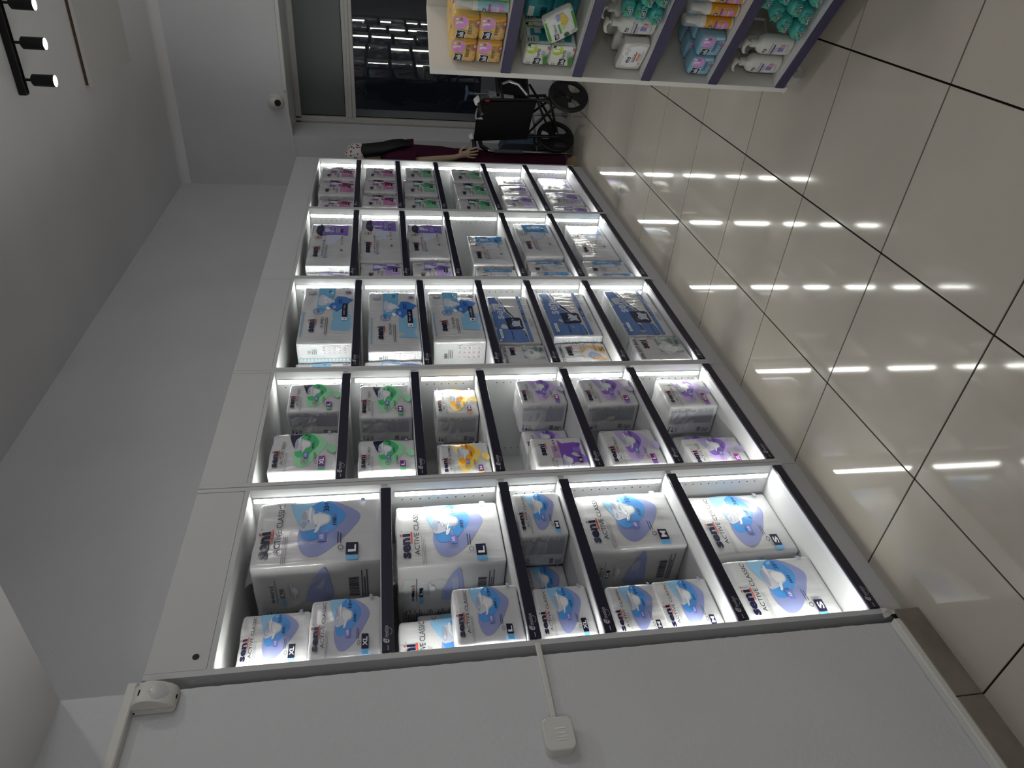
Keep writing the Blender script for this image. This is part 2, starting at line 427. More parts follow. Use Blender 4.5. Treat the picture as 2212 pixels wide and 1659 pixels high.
# ------------------------------------------------------------------ ceiling fittings
tl = thing('track_light_rail', 'black ceiling track carrying a row of small spotlights', 'track', (2.757, -2.0, 3.29))
MB().box((-.019, -1.9, -.037), (.019, 1.262, 0), BLACK, .004).build('track', tl)
MB().box((-.008, -1.89, -.0385), (.008, 1.25, -.037), DARKGAP).build('slot', tl)
sp0 = None
for q, (yy, lb) in enumerate(((-.808, 'black spotlight at the end of the ceiling track'), (-.972, 'black spotlight second from the end of the ceiling track'), (-1.138, 'black spotlight third from the end, cut by the frame'))):
    t = thing('spotlight', lb, 'spotlight', (2.757, yy, 3.253), group='spotlights on the ceiling track')
    if sp0 is None:
        s1 = MB().tube([(0, 0, 0), (0, 0, -.040)], .0065, BLACK, 10).build('stem', t)
        hd = MB().lathe([(.019, -.034), (.0275, -.041), (.0275, -.137), (.0255, -.1375), (.0255, -.130)], BLACK, 28).build('lamp_body', t)
        fc = MB().lathe([(.0254, -.1325), (.0254, -.1345)], LAMPFACE, 28).build('lamp_face', t)
        sp0 = [s1, hd, fc]
    else:
        for s_ in sp0: c_ = s_.copy(); COL.objects.link(c_); c_.parent = t
cp = thing('ceiling_panel', 'flat white board mounted just under the ceiling with brown batten', 'ceiling panel', (3.93, -1.6, 3.29))
MB().box((-.335, -1.0, -.018), (.45, 1.0, 0), mat('brown_batten', '#5d4c3e', .7, .2)).build('batten', cp)
MB().box((-.345, -1.01, -.036), (.46, 1.01, -.0185), mat('white_board', '#cfcdca', .6, .3), .002).build('board', cp)

# dome camera and trunking on the far wall
dc = thing('dome_camera', 'white dome security camera with black eye high on far wall', 'camera', (RX1, -0.165, 2.435))
MB().lathe([(.064, 0), (.064, -.018), (.056, -.032), (.046, -.034)], PVC, 28, axis='x').build('mount', dc)
mb = MB(); c0 = Vector((-.036, 0, -.002)); R0 = .047
mb.lathe([(max(R0 * math.sin(a), .0005), -R0 * math.cos(a)) for a in [PI * k / 12 for k in range(13)]], PVC, 24, c=c0); mb.build('ball', dc)
mb = MB(); dirn = Vector((-.86, -.16, -.48)).normalized()
mb.tube([c0 + dirn * .034, c0 + dirn * .0495], [.027, .025], mat('black_gloss', '#050507', .1, .5), 24); mb.build('lens', dc)
ft = thing('far_cable_trunking', 'long white cable trunking above the window on far wall', 'trunking', (RX1, -1.2, 2.352))
MB().box((-.016, -1.8, -.014), (0, .945, .014), PVC, .002).build('channel', ft)
MB().box((-.0175, -1.8, -.010), (-.016, .94, .010), PVC).build('lid', ft)
ft2 = thing('thin_cable_trunking', 'thin white trunking running down from dome camera to the corner', 'trunking', (RX1, 0.0, 2.352))
mb = MB(); mb.add([(-.009, -.22, .014), (-.009, .5, -.045), (-.009, .5, -.063), (-.009, -.22, -.004), (0, -.22, .014), (0, .5, -.045), (0, .5, -.063), (0, -.22, -.004)], [(0, 1, 2, 3), (4, 5, 1, 0), (3, 2, 6, 7), (0, 3, 7, 4), (1, 5, 6, 2)], PVC); mb.build('channel', ft2)

# ------------------------------------------------------------------ shelving bays
BAYS = [  # x left opening, x right opening, rail tops from the top, words
    (0.018, 0.6837, (1.601, 1.190, 0.968, 0.554, 0.116), 'nearest bay'),
    (0.7218, 1.3949, (1.756, 1.471, 1.188, 0.812, 0.497, 0.120), 'second bay'),
    (1.4324, 2.2649, (1.723, 1.407, 1.094, 0.826, 0.496, 0.120), 'middle bay'),
    (2.3011, 3.2487, (1.756, 1.471, 1.188, 0.823, 0.493, 0.119), 'fourth bay'),
    (3.2847, 4.2594, (1.760, 1.474, 1.188, 0.820, 0.488, 0.118), 'farthest bay')]
BAYLAB = ['white shelving bay nearest the camera with five shelves and lit sides', 'narrow white shelving bay second from the camera holding green and purple packs',
          'white shelving bay in the middle holding large blue pad packs', 'white shelving bay fourth from the camera with purple and blue packs',
          'white shelving bay farthest away, next to the mannequin']
ZT, ZO = 2.2036, 2.035
RAILTXT = mat('rail_lettering', '#b9b7c4', .5, .3)
HOLE = mat('pin_hole', '#141414', .8, .1)
DEP = 0.53
for bi, (xl, xr, rails, word) in enumerate(BAYS):
    px = xl - .018
    t = thing('shelving_bay', BAYLAB[bi], 'shelving', (px, 0, 0))
    def bp(name, mb, parent=t, off=(0, 0, 0)):
        o = mb.build(name, parent)
        return o
    X = lambda x: x - px
    pl = .018
    prw = .018 if bi < 4 else .0215
    nxt = BAYS[bi + 1][0] - .018 if bi < 4 else 99
    prw = min(prw, nxt - xr - .0006)
    for nm, a, c in (('side_panel', X(xl) - .0176, X(xl)), ('side_panel', X(xr), X(xr) + prw)):
        mb = MB().box((a, 0, .07), (c, DEP, ZT), BOARD, .0006); mb.box((a, .013, 0), (c, DEP, .0705), BOARD)
        bp(nm, mb)
    bp('top_panel', MB().box((X(xl) + .0012, .0012, ZO + .0165), (X(xr) - .0012, .018, ZT - .0005), BOARD, .0006))
    bp('top_board', MB().box((X(xl), .0006, ZO), (X(xr), DEP, ZO + .0155), BOARD))
    bp('roof_board', MB().box((X(xl), .02, ZT - .018), (X(xr), DEP, ZT - .001), BOARD))
    bp('back_panel', MB().box((X(xl), DEP - .012, .08), (X(xr), DEP - .002, ZO), BOARD))
    bp('plinth', MB().box((X(xl), .014, 0), (X(xr), .032, .098), BOARD))
    holes = MB()
    tops = [ZO] + [z - .04 for z in rails[:-1]]
    for si, z in enumerate(rails):
        bp('shelf', MB().box((X(xl), .004, z - .023), (X(xr), DEP - .012, z - .001), BOARD, .0006))
        x1 = X(xr) - (.021 if si < len(rails) - 1 else .002)
        r = MB().box((X(xl) + .003, -.0035, z - .034), (x1, .0035, z), NAVY, .0008).build('price_rail', t)
        MB().box((X(xl) + .003, .0036, z - .0008), (x1, .030, z + .0008), CLEAR).build('rail_lip', r)
        MB().box((X(xl) + .003, .0028, z), (x1, .0036, z + .0035), CLEAR).build('rail_edge', r)
        p = Print(lambda u, v, o, z=z: (X(xl) + .003 + u * .14, -.0036 - o, z - .034 * v))
        p.rect(.02, .46, .13, .52, RAILTXT)
        p.text("e", .18, .10, .28, .62, RAILTXT, .02, .3); p.text("'", .28, .12, .295, .24, RAILTXT, .02); p.text('motion', .30, .20, .58, .55, RAILTXT, .005, .2)
        p.ring(.44, .62, .085, .22, RAILTXT, .88, 12, .03, .47); p.text(')', .50, .56, .53, .66, RAILTXT)
        p.build('rail_lettering', r)
        # light strips on both inner sides of the compartment
        za, zb = z + .004, tops[si] - .004
        for sx in (0, 1):
            a = X(xr) if sx else X(xl); sg = -1 if sx else 1
            lo, hi = sorted((a, a + sg * .0042)); mb = MB()
            mb.box((lo, .0385, za), (hi, .0575, zb), ALU)
            xf = a + sg * .0046
            mb.add([(xf, .0388, za + .004), (xf, .0572, za + .004), (xf, .0572, zb - .004), (xf, .0388, zb - .004)], [(0, 1, 2, 3)], LED)
            mb.build('led_strip', t, fix=False)
            xh = a + sg * .0006; zz = z + .05
            while zz < tops[si] - .03:
                for yh in (.0785, .466):
                    holes.add([(xh, yh + .0027 * math.cos(2 * PI * q / 10), zz + .0027 * math.sin(2 * PI * q / 10)) for q in range(10)], [tuple(range(10))], HOLE)
                zz += .032
    o = holes.build('pin_holes', t, fix=False); o['kind'] = 'stuff'
    if bi == 0:
        MB().lathe([(.0088, .0), (.0088, -.0012), (.0066, -.0014)], mat('black_grommet', '#08080a', .5, .4), 24, c=(X(.0585), .001, 2.0848), axis='y').build('cable_grommet', t)
        for zc in (2.085, 2.035):
            MB().lathe([(.0065, -.0002), (.0065, -.0005)], EDGE, 18, c=(-.0001, .018, zc), axis='x').build('screw_cap', t)
    if bi == 1:
        pass

# ------------------------------------------------------------------ packs
def ink(h): return mat('ink_' + h.strip('#'), h, 0.3, 0.5, coat=0.2)
C_NAVY, C_RED, C_GREY, C_WHITE = '#17163a', '#c8492f', '#5d5f68', '#eceef0'

def pack_surface(w, d, h, r, bulge, seed, rid):
    hx, hy, hz = w / 2, d / 2, h / 2
    r = min(r, hx * .8, hy * .8, hz * .8)
    sv = Vector((seed * 3.17, seed * 1.31, seed * .77))
    def S(px, py, pz, off=0.0):
        q = Vector((px * hx, py * hy, pz * hz))
        c = Vector((max(-hx + r, min(hx - r, q.x)), max(-hy + r, min(hy - r, q.y)), max(-hz + r, min(hz - r, q.z))))
        n = q - c
        n = n.normalized() if n.length > 1e-9 else Vector((0, -1, 0))
        p = c + n * r
        fx, fy, fz = 1 - px * px, 1 - py * py, 1 - pz * pz
        p.x += px * bulge * .35 * fy * fz; p.y += py * bulge * fx * fz
        if pz > 0: p.z += pz * bulge * .5 * fx * fy
        wv = noise.noise(Vector((p.x * 14, p.y * 14, p.z * 14)) + sv) * .0036 + noise.noise(Vector((p.x * 38, p.y * 38, p.z * 16)) + sv) * .0016
        wv += rid * math.sin(px * w * 300) * .5
        if pz < -.9: wv *= .2
        p += n * (wv + off)
        p.z = max(p.z, -hz)
        return (p.x, p.y, p.z + hz)
    return S

def bag_mesh(S, n, m, rows=None):
    mb = MB()
    for ax in range(3):
        for sg in (-1, 1):
            V = []; F = []
            for i in range(n + 1):
                for j in range(n + 1):
                    a, c_ = -math.cos(PI * i / n) * .35 + (2 * i / n - 1) * .65, -math.cos(PI * j / n) * .35 + (2 * j / n - 1) * .65
                    p = [0, 0, 0]; p[ax] = sg; p[(ax + 1) % 3] = a; p[(ax + 2) % 3] = c_
                    V.append(S(*p))
            for i in range(n):
                for j in range(n):
                    q = (i * (n + 1) + j, (i + 1) * (n + 1) + j, (i + 1) * (n + 1) + j + 1, i * (n + 1) + j + 1)
                    F.append(q if sg > 0 else q[::-1])
            mb.add(V, F, m, True)
    return mb

def logo(P, u0, v0, u1, v1, navy=C_NAVY, red=C_RED):
    """the bold word mark with red dot and swash"""
    n = ink(navy); hgt = v1 - v0; w = u1 - u0
    P.text('sen', u0, v0 + hgt * .22, u0 + w * .80, v1 - hgt * .12, n, .045)
    P.rect(u0 + w * .845, v0 + hgt * .22, u0 + w * .95, v1 - hgt * .12, n)
    P.ell(u0 + w * .90, v0 + hgt * .08, w * .055, hgt * .075, ink(red), 10)
    P.poly([(u0 + w * .52, v1 - hgt * .06), (u0 + w * 1.0, v1 - hgt * .10), (u0 + w * 1.0, v1 + hgt * .05), (u0 + w * .54, v1 + hgt * .04)], ink(red))
    P.ring(u0 + w * 1.06, v0 + hgt * .16, w * .03, hgt * .05, n, .6, 8)

def pants(P, cu, cv, ru, rv, body='#c6cad6', light='#e3e5ea', tone='#a5abbf'):
    P.poly([(cu - ru, cv - rv), (cu + ru * .9, cv - rv * .85), (cu + ru, cv - rv * .3), (cu + ru * .62, cv + rv * .55), (cu + ru * .35, cv + rv), (cu - ru * .3, cv + rv), (cu - ru * .62, cv + rv * .55), (cu - ru * 1.05, cv - rv * .3)], ink(body), 3)
    P.ell(cu, cv - rv * .82, ru * .92, rv * .22, ink(tone), 14)
    P.poly([(cu - ru * .5, cv + rv * .0), (cu + ru * .5, cv - rv * .15), (cu + ru * .38, cv + rv * .8), (cu - ru * .3, cv + rv * .85)], ink(light), 3)
    P.poly([(cu - ru * 1.25, cv - rv * .05), (cu - ru * .3, cv + rv * .22), (cu + ru * .6, cv + rv * .02), (cu + ru * .55, cv + rv * .16), (cu - ru * .3, cv + rv * .42), (cu - ru * 1.2, cv + rv * .2)], ink(light), 3)
    P.poly([(cu + ru * 1.25, cv - rv * .32), (cu + ru * .2, cv - rv * .35), (cu - ru * .5, cv - rv * .2), (cu + ru * .2, cv - rv * .5), (cu + ru * 1.15, cv - rv * .52)], ink(light), 3)

FAM = {  # big back shape, upper shape, front shape, word, size box, bar
    'AC': ('#8e96c6', '#90c2e6', '#4f97df', 'CLASSIC', C_NAVY, '#69b5e8'),
    'AT': ('#9bd8ae', C_NAVY, '#4dbb78', 'TRIO', '#7b2a8c', '#57b97f'),
    'AN': ('#f0cf72', '#f3d98c', '#f2a61f', 'NORMAL', '#7b2a8c', '#f0a94a'),
    'AP': ('#bfaede', '#b4a0da', '#8b69c6', 'PLUS', '#8a2390', '#8f6ac4')}

def front_active(P, fam, size, cnt, round_badge):
    back, up, fr, word, box, bar = FAM[fam]
    P.poly([(.97, .53), (.91, .68), (.72, .83), (.5, .77), (.25, .64), (.11, .50), (.15, .39), (.4, .34), (.72, .40)], ink(back), 4)
    P.poly([(.985, .27), (.985, .52), (.74, .47), (.58, .45), (.49, .385), (.72, .30)], ink(up), 4)
    P.poly([(.84, .41), (.97, .52), (.87, .645), (.7, .71), (.5, .63), (.36, .52), (.34, .40), (.5, .36)], ink(fr), 4)
    pants(P, .66, .47, .16, .115)
    P.text(str(cnt), .79, .525, .88, .575, ink(C_NAVY)); P.text('szt', .89, .53, .94, .56, ink(C_NAVY))
    for k in range(8): P.poly([(.545 + k * .026, .645), (.56 + k * .026, .63), (.565 + k * .026, .61), (.555 + k * .026, .605)], ink(C_NAVY if k < 5 else '#6f8fc7'), rings=(1.0,))
    P.rect(.3, .50, .44, .565, ink('#7380cf')); P.text('AIR', .33, .512, .41, .545, ink('#e6e8f4'), .01)
    logo(P, .11, .035, .52, .145)
    P.text('ACTIVE ' + word, .155, .165, .92 if len(word) > 4 else .74, .213, ink('#262838'), .004)
    P.lines(.02, .232, .5, .275, 3, ink(C_GREY), 5, .22, .2)
    P.ring(.16 + .03, .685, .035, .022, ink('#3c3f4a'), .75, 12); P.lines(.25, .655, .44, .70, 2, ink('#3c3f4a'), 3, .35, .3)
    uw = .17 if len(size) < 2 else (.24 if len(size) < 3 else .30)
    P.rect(.085, .725, .085 + uw, .82, ink(box)); P.rect(.025, .725, .075, .82, ink(bar))
    P.text(size, .085 + uw * .2, .742, .085 + uw * .8, .804, ink(C_WHITE), .03)
    P.ring(.95, .85, .04, .03, ink('#8b90a3'), .8, 14); P.ell(.95, .85, .026, .019, ink('#a9aebf'), 12)
    if round_badge:
        P.ring(.22, .52, .09, .055, ink('#6b7080'), .9, 18); P.lines(.17, .49, .27, .55, 3, ink('#8a5a78'), 4, .4, .2)
        P.poly([(.40, .90), (.52, .82), (.60, .86), (.58, .96), (.42, .96)], ink(back), 3)
        P.ring(.93, .05, .05, .035, ink('#6f7fb4'), .8, 14)

def side_active(P, fam, size, text_block, barcode):
    back, up, fr, word, box, bar = FAM[fam]
    if barcode:
        logo(P, .42, .12, .72, .16); P.lines(.42, .17, .8, .185, 1, ink(C_GREY), 2, .6, 0)
        P.rect(.38, .20, .5, .235, ink(bar)); P.rect(.5, .20, .66, .235, ink(box)); P.text(size, .54, .206, .62, .23, ink(C_WHITE), .03)
        pants(P, .62, .31, .1, .035); P.poly([(.45, .40), (.72, .45), (.95, .56), (.7, .60), (.45, .60)], ink('#9aa3d2'), 3)
        P.cols(.48, .74, .78, .82, 18, ink('#33343f'), 6, .55, 0); P.lines(.45, .84, .9, .90, 3, ink(C_GREY), 8, .5, .3)
        P.cols(.03, .06, .28, .94, 4, ink('#d9dade'), 3, .7, .02)
        P.lines(.03, .05, .30, .95, 60, ink('#4a4c55'), 9, .45, .35)
    elif text_block:
        P.cols(.03, .08, .1, .9, 1, ink('#c9cad2'), 1, .5, 0)
        P.lines(.40, .05, .93, .93, 64, ink('#8f93a4'), 11, .55, .22)
        P.lines(.44, .08, .7, .9, 22, ink('#a9a6ae'), 12, .35, .1)
        logo(P, .12, .06, .30, .10); P.rect(.12, .13, .2, .17, ink(box)); P.rect(.22, .13, .28, .17, ink(bar)); P.lines(.12, .2, .3, .26, 3, ink(C_GREY), 3, .4, .3); P.cols(.12, .66, .28, .74, 12, ink('#33343f'), 4, .5, 0); P.lines(.1, .78, .3, .92, 5, ink(C_GREY), 5, .4, .4)

def box_table(P, u0, v0, u1, v1, c1, c2):
    for r in range(3):
        for k in range(5):
            a, b_ = u0 + (u1 - u0) * r / 3, v0 + (v1 - v0) * k / 5
            P.rect(a + .01, b_ + .008, a + (u1 - u0) / 3 - .02, b_ + (v1 - v0) / 5 - .012, ink('#cfc9cf'))
            P.lines(a + .02, b_ + .02, a + (u1 - u0) / 3 - .04, b_ + (v1 - v0) / 5 - .03, 2, ink(c1 if (r + k) % 2 else c2), r * 7 + k, .5, .4)

SUP = {'SU': ('#6daed8', '#3776c4', '#86bcde', 'SUPER', ''), 'SP': ('#9276ca', '#7e5abd', '#b5a1da', 'SUPER', 'PLUS'),
       'SQ': ('#211f3f', '#94205c', '#c277ab', 'SUPER', 'QUATRO'), 'ST': ('#211f3f', '#40ad68', '#74c492', 'SUPER', 'TRIO')}
def front_super(P, fam, size, word):
    sq, di, bl, t1, t2 = SUP[fam]
    pk = {'SQ': '#b8609f', 'ST': '#58b87c', 'SP': '#9276ca', 'SU': '#6daed8'}[fam]
    P.rect(.20, .59, .53, .985, ink(bl)); P.lines(.22, .61, .5, .8, 8, ink('#8fb9d6' if fam == 'SU' else '#c9a9cf'), 3, .15, 0)
    P.poly([(.97, .29), (.97, .62), (.62, .57), (.5, .36), (.52, .29)], ink(pk))
    P.poly([(.97, .29), (.97, .60), (.80, .60), (.78, .29)], ink(sq))
    P.poly([(.74, .975), (.8, .80), (.81, .66), (.60, .51), (.51, .67), (.6, .79)], ink(di))
    P.poly([(.62, .36), (.66, .31), (.79, .31), (.83, .37), (.80, .45), (.74, .52), (.73, .60), (.70, .62), (.67, .60), (.66, .52), (.62, .45)], ink('#c3c8d8'), 3)
    P.poly([(.66, .40), (.78, .40), (.74, .55), (.69, .56)], ink('#dde0e8'), 3)
    P.ell(.87, .55, .02, .03, ink('#d5e2ee'), 8); P.rect(.56, .59, .62, .65, ink('#9aa7d8')); P.poly([(.53, .5), (.58, .46), (.60, .5), (.56, .55)], ink('#e8eef6'), 3)
    P.text('30' if fam == 'SU' else '10', .87, .48, .92, .54, ink(C_NAVY))
    P.lines(.66, .70, .76, .78, 2, ink('#1a2f66'), 3, .4, .1)
    P.rect(.42, .77, .66, .87, ink(C_NAVY)); P.text(word, .46, .785, .62, .835, ink('#cfd3e2')); P.rect(.36, .77, .42, .87, ink('#eceef0')); P.text(size, .372, .79, .408, .85, ink(C_NAVY), .02)
    P.ring(.52, .33, .055, .10, ink('#6d7fc0'), .86, 20); P.text('360', .485, .29, .555, .35, ink('#4d63b8'))
    P.ring(.86, .17, .045, .075, ink('#6b6f82'), .85, 14, .1, .8); P.ell(.86, .17, .025, .045, ink('#aab0cf'), 12)
    P.ring(.87, .87, .03, .06, ink('#5666a8'), .7, 14); P.ell(.87, .87, .017, .03, ink('#c04a40'), 10)
    logo(P, .17, .16, .37, .31)
    P.text(t1, .23, .395, .41, .445, ink('#2b2d3a'), .002)
    if t2: P.text(t2, .42, .395, .56, .445, ink('#2b2d3a'), .002)
    P.lines(.12, .48, .4, .54, 2, ink(C_GREY), 4, .35, .15)
    if fam == 'SU': P.rect(.09, .045, .52, .065, ink('#7fb2d4'))
def side_super(P, fam, size):
    P.rect(.02, .05, .06, .95, ink('#b9d7e8'))
    box_table(P, .60, .46, .93, .92, '#a8483f', '#4a4f86'); P.cols(.62, .2, .74, .26, 10, ink('#33343f'), 4, .5, 0); P.lines(.62, .28, .9, .38, 3, ink(C_GREY), 5, .3, .4)
    P.lines(.36, .06, .44, .94, 14, ink('#b7d3e2'), 3, .7, 0)
    logo(P, .10, .07, .26, .11); P.rect(.10, .15, .2, .2, ink('#3d8fd0')); P.cols(.12, .3, .28, .5, 8, ink('#8a93a8'), 5, .5, .2); P.cols(.1, .62, .3, .76, 12, ink('#4d679e'), 7, .6, 0); P.lines(.1, .8, .3, .95, 5, ink('#33343f'), 8, .5, .4)

CLA = {'CP': ('#8066bf', 'CLASSIC PLUS AIR', '#8f7cc4'), 'CA': ('#4292d4', 'CLASSIC AIR', '#6aa5d6')}
def front_classic(P, fam, size):
    c, word, c2 = CLA[fam]
    P.poly([(.70, .38), (.70, .80), (.5, .62), (.46, .42)], ink('#c5cde2'))
    P.rect(.70, .28, .955, .89, ink(c))
    if fam == 'CP':
        P.poly([(.69, .30), (.955, .28), (.95, .17), (.82, .12), (.72, .17)], ink('#232243'), 3)
        P.ring(.82, .2, .03, .045, ink('#8c8cae'), .7, 12)
    else: P.poly([(.70, .30), (.955, .28), (.93, .21), (.72, .23)], ink(c), 3)
    P.poly([(.78, .36), (.80, .33), (.86, .33), (.88, .36), (.87, .45), (.85, .52), (.81, .52), (.79, .45)], ink('#c9d3dc'), 3)
    P.poly([(.76, .47), (.90, .50), (.88, .53), (.80, .56)], ink('#a9b9dc'), 3)
    P.lines(.74, .60, .92, .70, 3, ink('#d5dbee'), 3, .3, .3)
    P.rect(.765, .715, .85, .775, ink('#1d1d26')); P.text(size, .785, .725, .83, .765, ink('#e9e9ef'), .02)
    P.text('XL'[:len(size)] if False else 'S M', .56, .735, .68, .775, ink('#50525e')); P.text('L', .48, .735, .52, .775, ink('#50525e')); P.poly([(.34, .73), (.37, .76), (.34, .79), (.31, .76)], ink('#7c7f8c'), 3)
    P.ring(.64, .19, .05, .08, ink('#6b4a50'), .88, 16, .05, .85); P.rect(.615, .17, .665, .21, ink('#c0504a'))
    logo(P, .18, .10, .42, .265)
    P.text(word, .18, .32, .56, .365, ink('#3a3c4a'), .002); P.lines(.2, .40, .46, .45, 2, ink(C_GREY), 4, .3, .2)
    P.poly([(.16, .38), (.19, .36), (.20, .43), (.17, .46)], ink('#8fa5cf'), 3)
    P.rect(.72, .04, .96, .055, ink(c2))
def side_classic(P, fam, size):
    c, word, c2 = CLA[fam]
    P.lines(.2, .05, .9, .3, 6, ink('#c9ccd4'), 4, .2, .3); P.cols(.3, .45, .9, .7, 12, ink('#8e92a0'), 6, .3, .4); P.cols(.3, .75, .8, .84, 14, ink('#33343f'), 7, .6, 0); P.rect(.35, .87, .7, .93, ink('#3c3f4a'))

def front_pads(P, rev):
    bl = ink('#587ab6'); dk = ink('#1a1c3c')
    P.poly([(.02, .02), (.98, .02), (.98, .22), (.8, .27), (.62, .36), (.50, .47), (.42, .50), (.02, .50)], bl, 0)
    P.poly([(.98, .20), (.98, .30), (.80, .34), (.66, .40), (.52, .50), (.60, .38), (.8, .26)], ink('#dfe2e8'), 3)
    P.rect(.02, .50, .26, .62, bl)
    P.poly([(.62, .38), (.80, .31), (.98, .25), (.98, .265), (.80, .33), (.62, .40), (.50, .53), (.5, .51)], dk, 0)
    P.text('seni', .48, .09, .80, .30, ink('#c3cbe0'), .03); P.rect(.62, .315, .80, .345, ink('#c3cbe0'))
    P.rect(.02, .73, .99, .81, bl); P.rect(.40, .735, .60, .805, ink('#223a78')); P.text('comfort', .43, .75, .57, .79, ink('#cdd5ea')); P.rect(.88, .74, .94, .80, ink('#8fa5cf')); P.text('90x60', .66, .75, .76, .785, ink('#d3d9ea'))
    P.poly([(.26, .32), (.49, .30), (.49, .64), (.46, .68), (.29, .68), (.26, .64)], dk, 0)
    P.poly([(.31, .46), (.36, .42), (.41, .46), (.45, .44), (.46, .50), (.42, .58), (.44, .64), (.36, .62), (.30, .64), (.32, .56)], ink('#b9c3d6'), 3)
    P.ring(.31, .39, .02, .03, ink('#8f98b4'), .8, 10)
    P.poly([(.02, .60), (.24, .60), (.22, .67), (.12, .70), (.02, .70)], dk, 0); P.poly([(.02, .60), (.235, .60), (.215, .66), (.11, .69), (.02, .69)], bl, 0)
    P.rect(.06, .36, .22, .375, dk); P.rect(.08, .09, .26, .15, ink('#e6e9ef')); P.text('SENI SOFT', .10, .105, .24, .135, ink(C_NAVY))
    P.lines(.3, .86, .5, .93, 4, ink(C_GREY), 3, .25, .3)
def front_soft(P, col, sheet, word, cnt):
    P.rect(.30, .46, .985, .985, ink(col))
    P.poly([(.18, .60), (.50, .44), (.78, .62), (.52, .90), (.40, .94)], ink('#cfd3d6'), 0)
    P.poly([(.40, .56), (.62, .66), (.5, .84), (.30, .74)], ink(sheet), 3)
    logo(P, .46, .14, .86, .30)
    P.text(word, .05, .03, .93, .10, ink('#2b2d3a'), .002)
    P.rect(.68, .50, .97, .58, ink('#c9d0d0')); P.text('60 cm', .72, .52, .92, .56, ink('#3a4a4c'))
    P.text(cnt, .62, .84, .80, .94, ink('#2d4446')); P.lines(.62, .74, .95, .8, 2, ink('#3c5658'), 3, .3, .2)
    P.ring(.90, .38, .06, .045, ink('#6b6f82'), .8, 14)
def front_small_plus(P, size):
    P.rect(.02, .50, .985, .985, ink('#7a4fb8')); P.lines(.02, .36, .985, .52, 14, ink('#b06fae'), 3, .5, 0)
    logo(P, .38, .12, .78, .26); P.text('ACTIVE', .03, .30, .3, .345, ink('#262838')); P.text('PLUS', .03, .36, .22, .40, ink('#262838'))
    pants(P, .18, .60, .15, .09)
    for k in range(4): P.ell(.55 + .1 * k, .42, .03, .022, ink('#c0504a' if k % 2 else '#4a78c0'), 10)
    P.rect(.10, .80, .28, .88, ink('#1d1d26')); P.text(size, .15, .815, .23, .865, ink('#eeeef4'), .03); P.text('10', .62, .85, .72, .91, ink('#4a2a86')); P.rect(.42, .74, .58, .86, ink('#8f6bc9'))
    P.lines(.32, .8, .36, .93, 5, ink('#2b1d55'), 3, .5, 0)

def crumple(mb, P0, du, dv, nrm, nu, nv, amp, m, seed):
    r = random.Random(seed); P0, du, dv, nrm = map(Vector, (P0, du, dv, nrm)); V = []
    for i in range(nu + 1):
        for j in range(nv + 1):
            V.append(P0 + du * (i / nu) + dv * (j / nv) + nrm * (amp * r.uniform(0.05, 1.0)) + du * (r.uniform(-.3, .3) / nu) + dv * (r.uniform(-.3, .3) / nv))
    mb.add(V, [(i * (nv + 1) + j, (i + 1) * (nv + 1) + j, (i + 1) * (nv + 1) + j + 1, i * (nv + 1) + j + 1) for i in range(nu) for j in range(nv)], m, False)

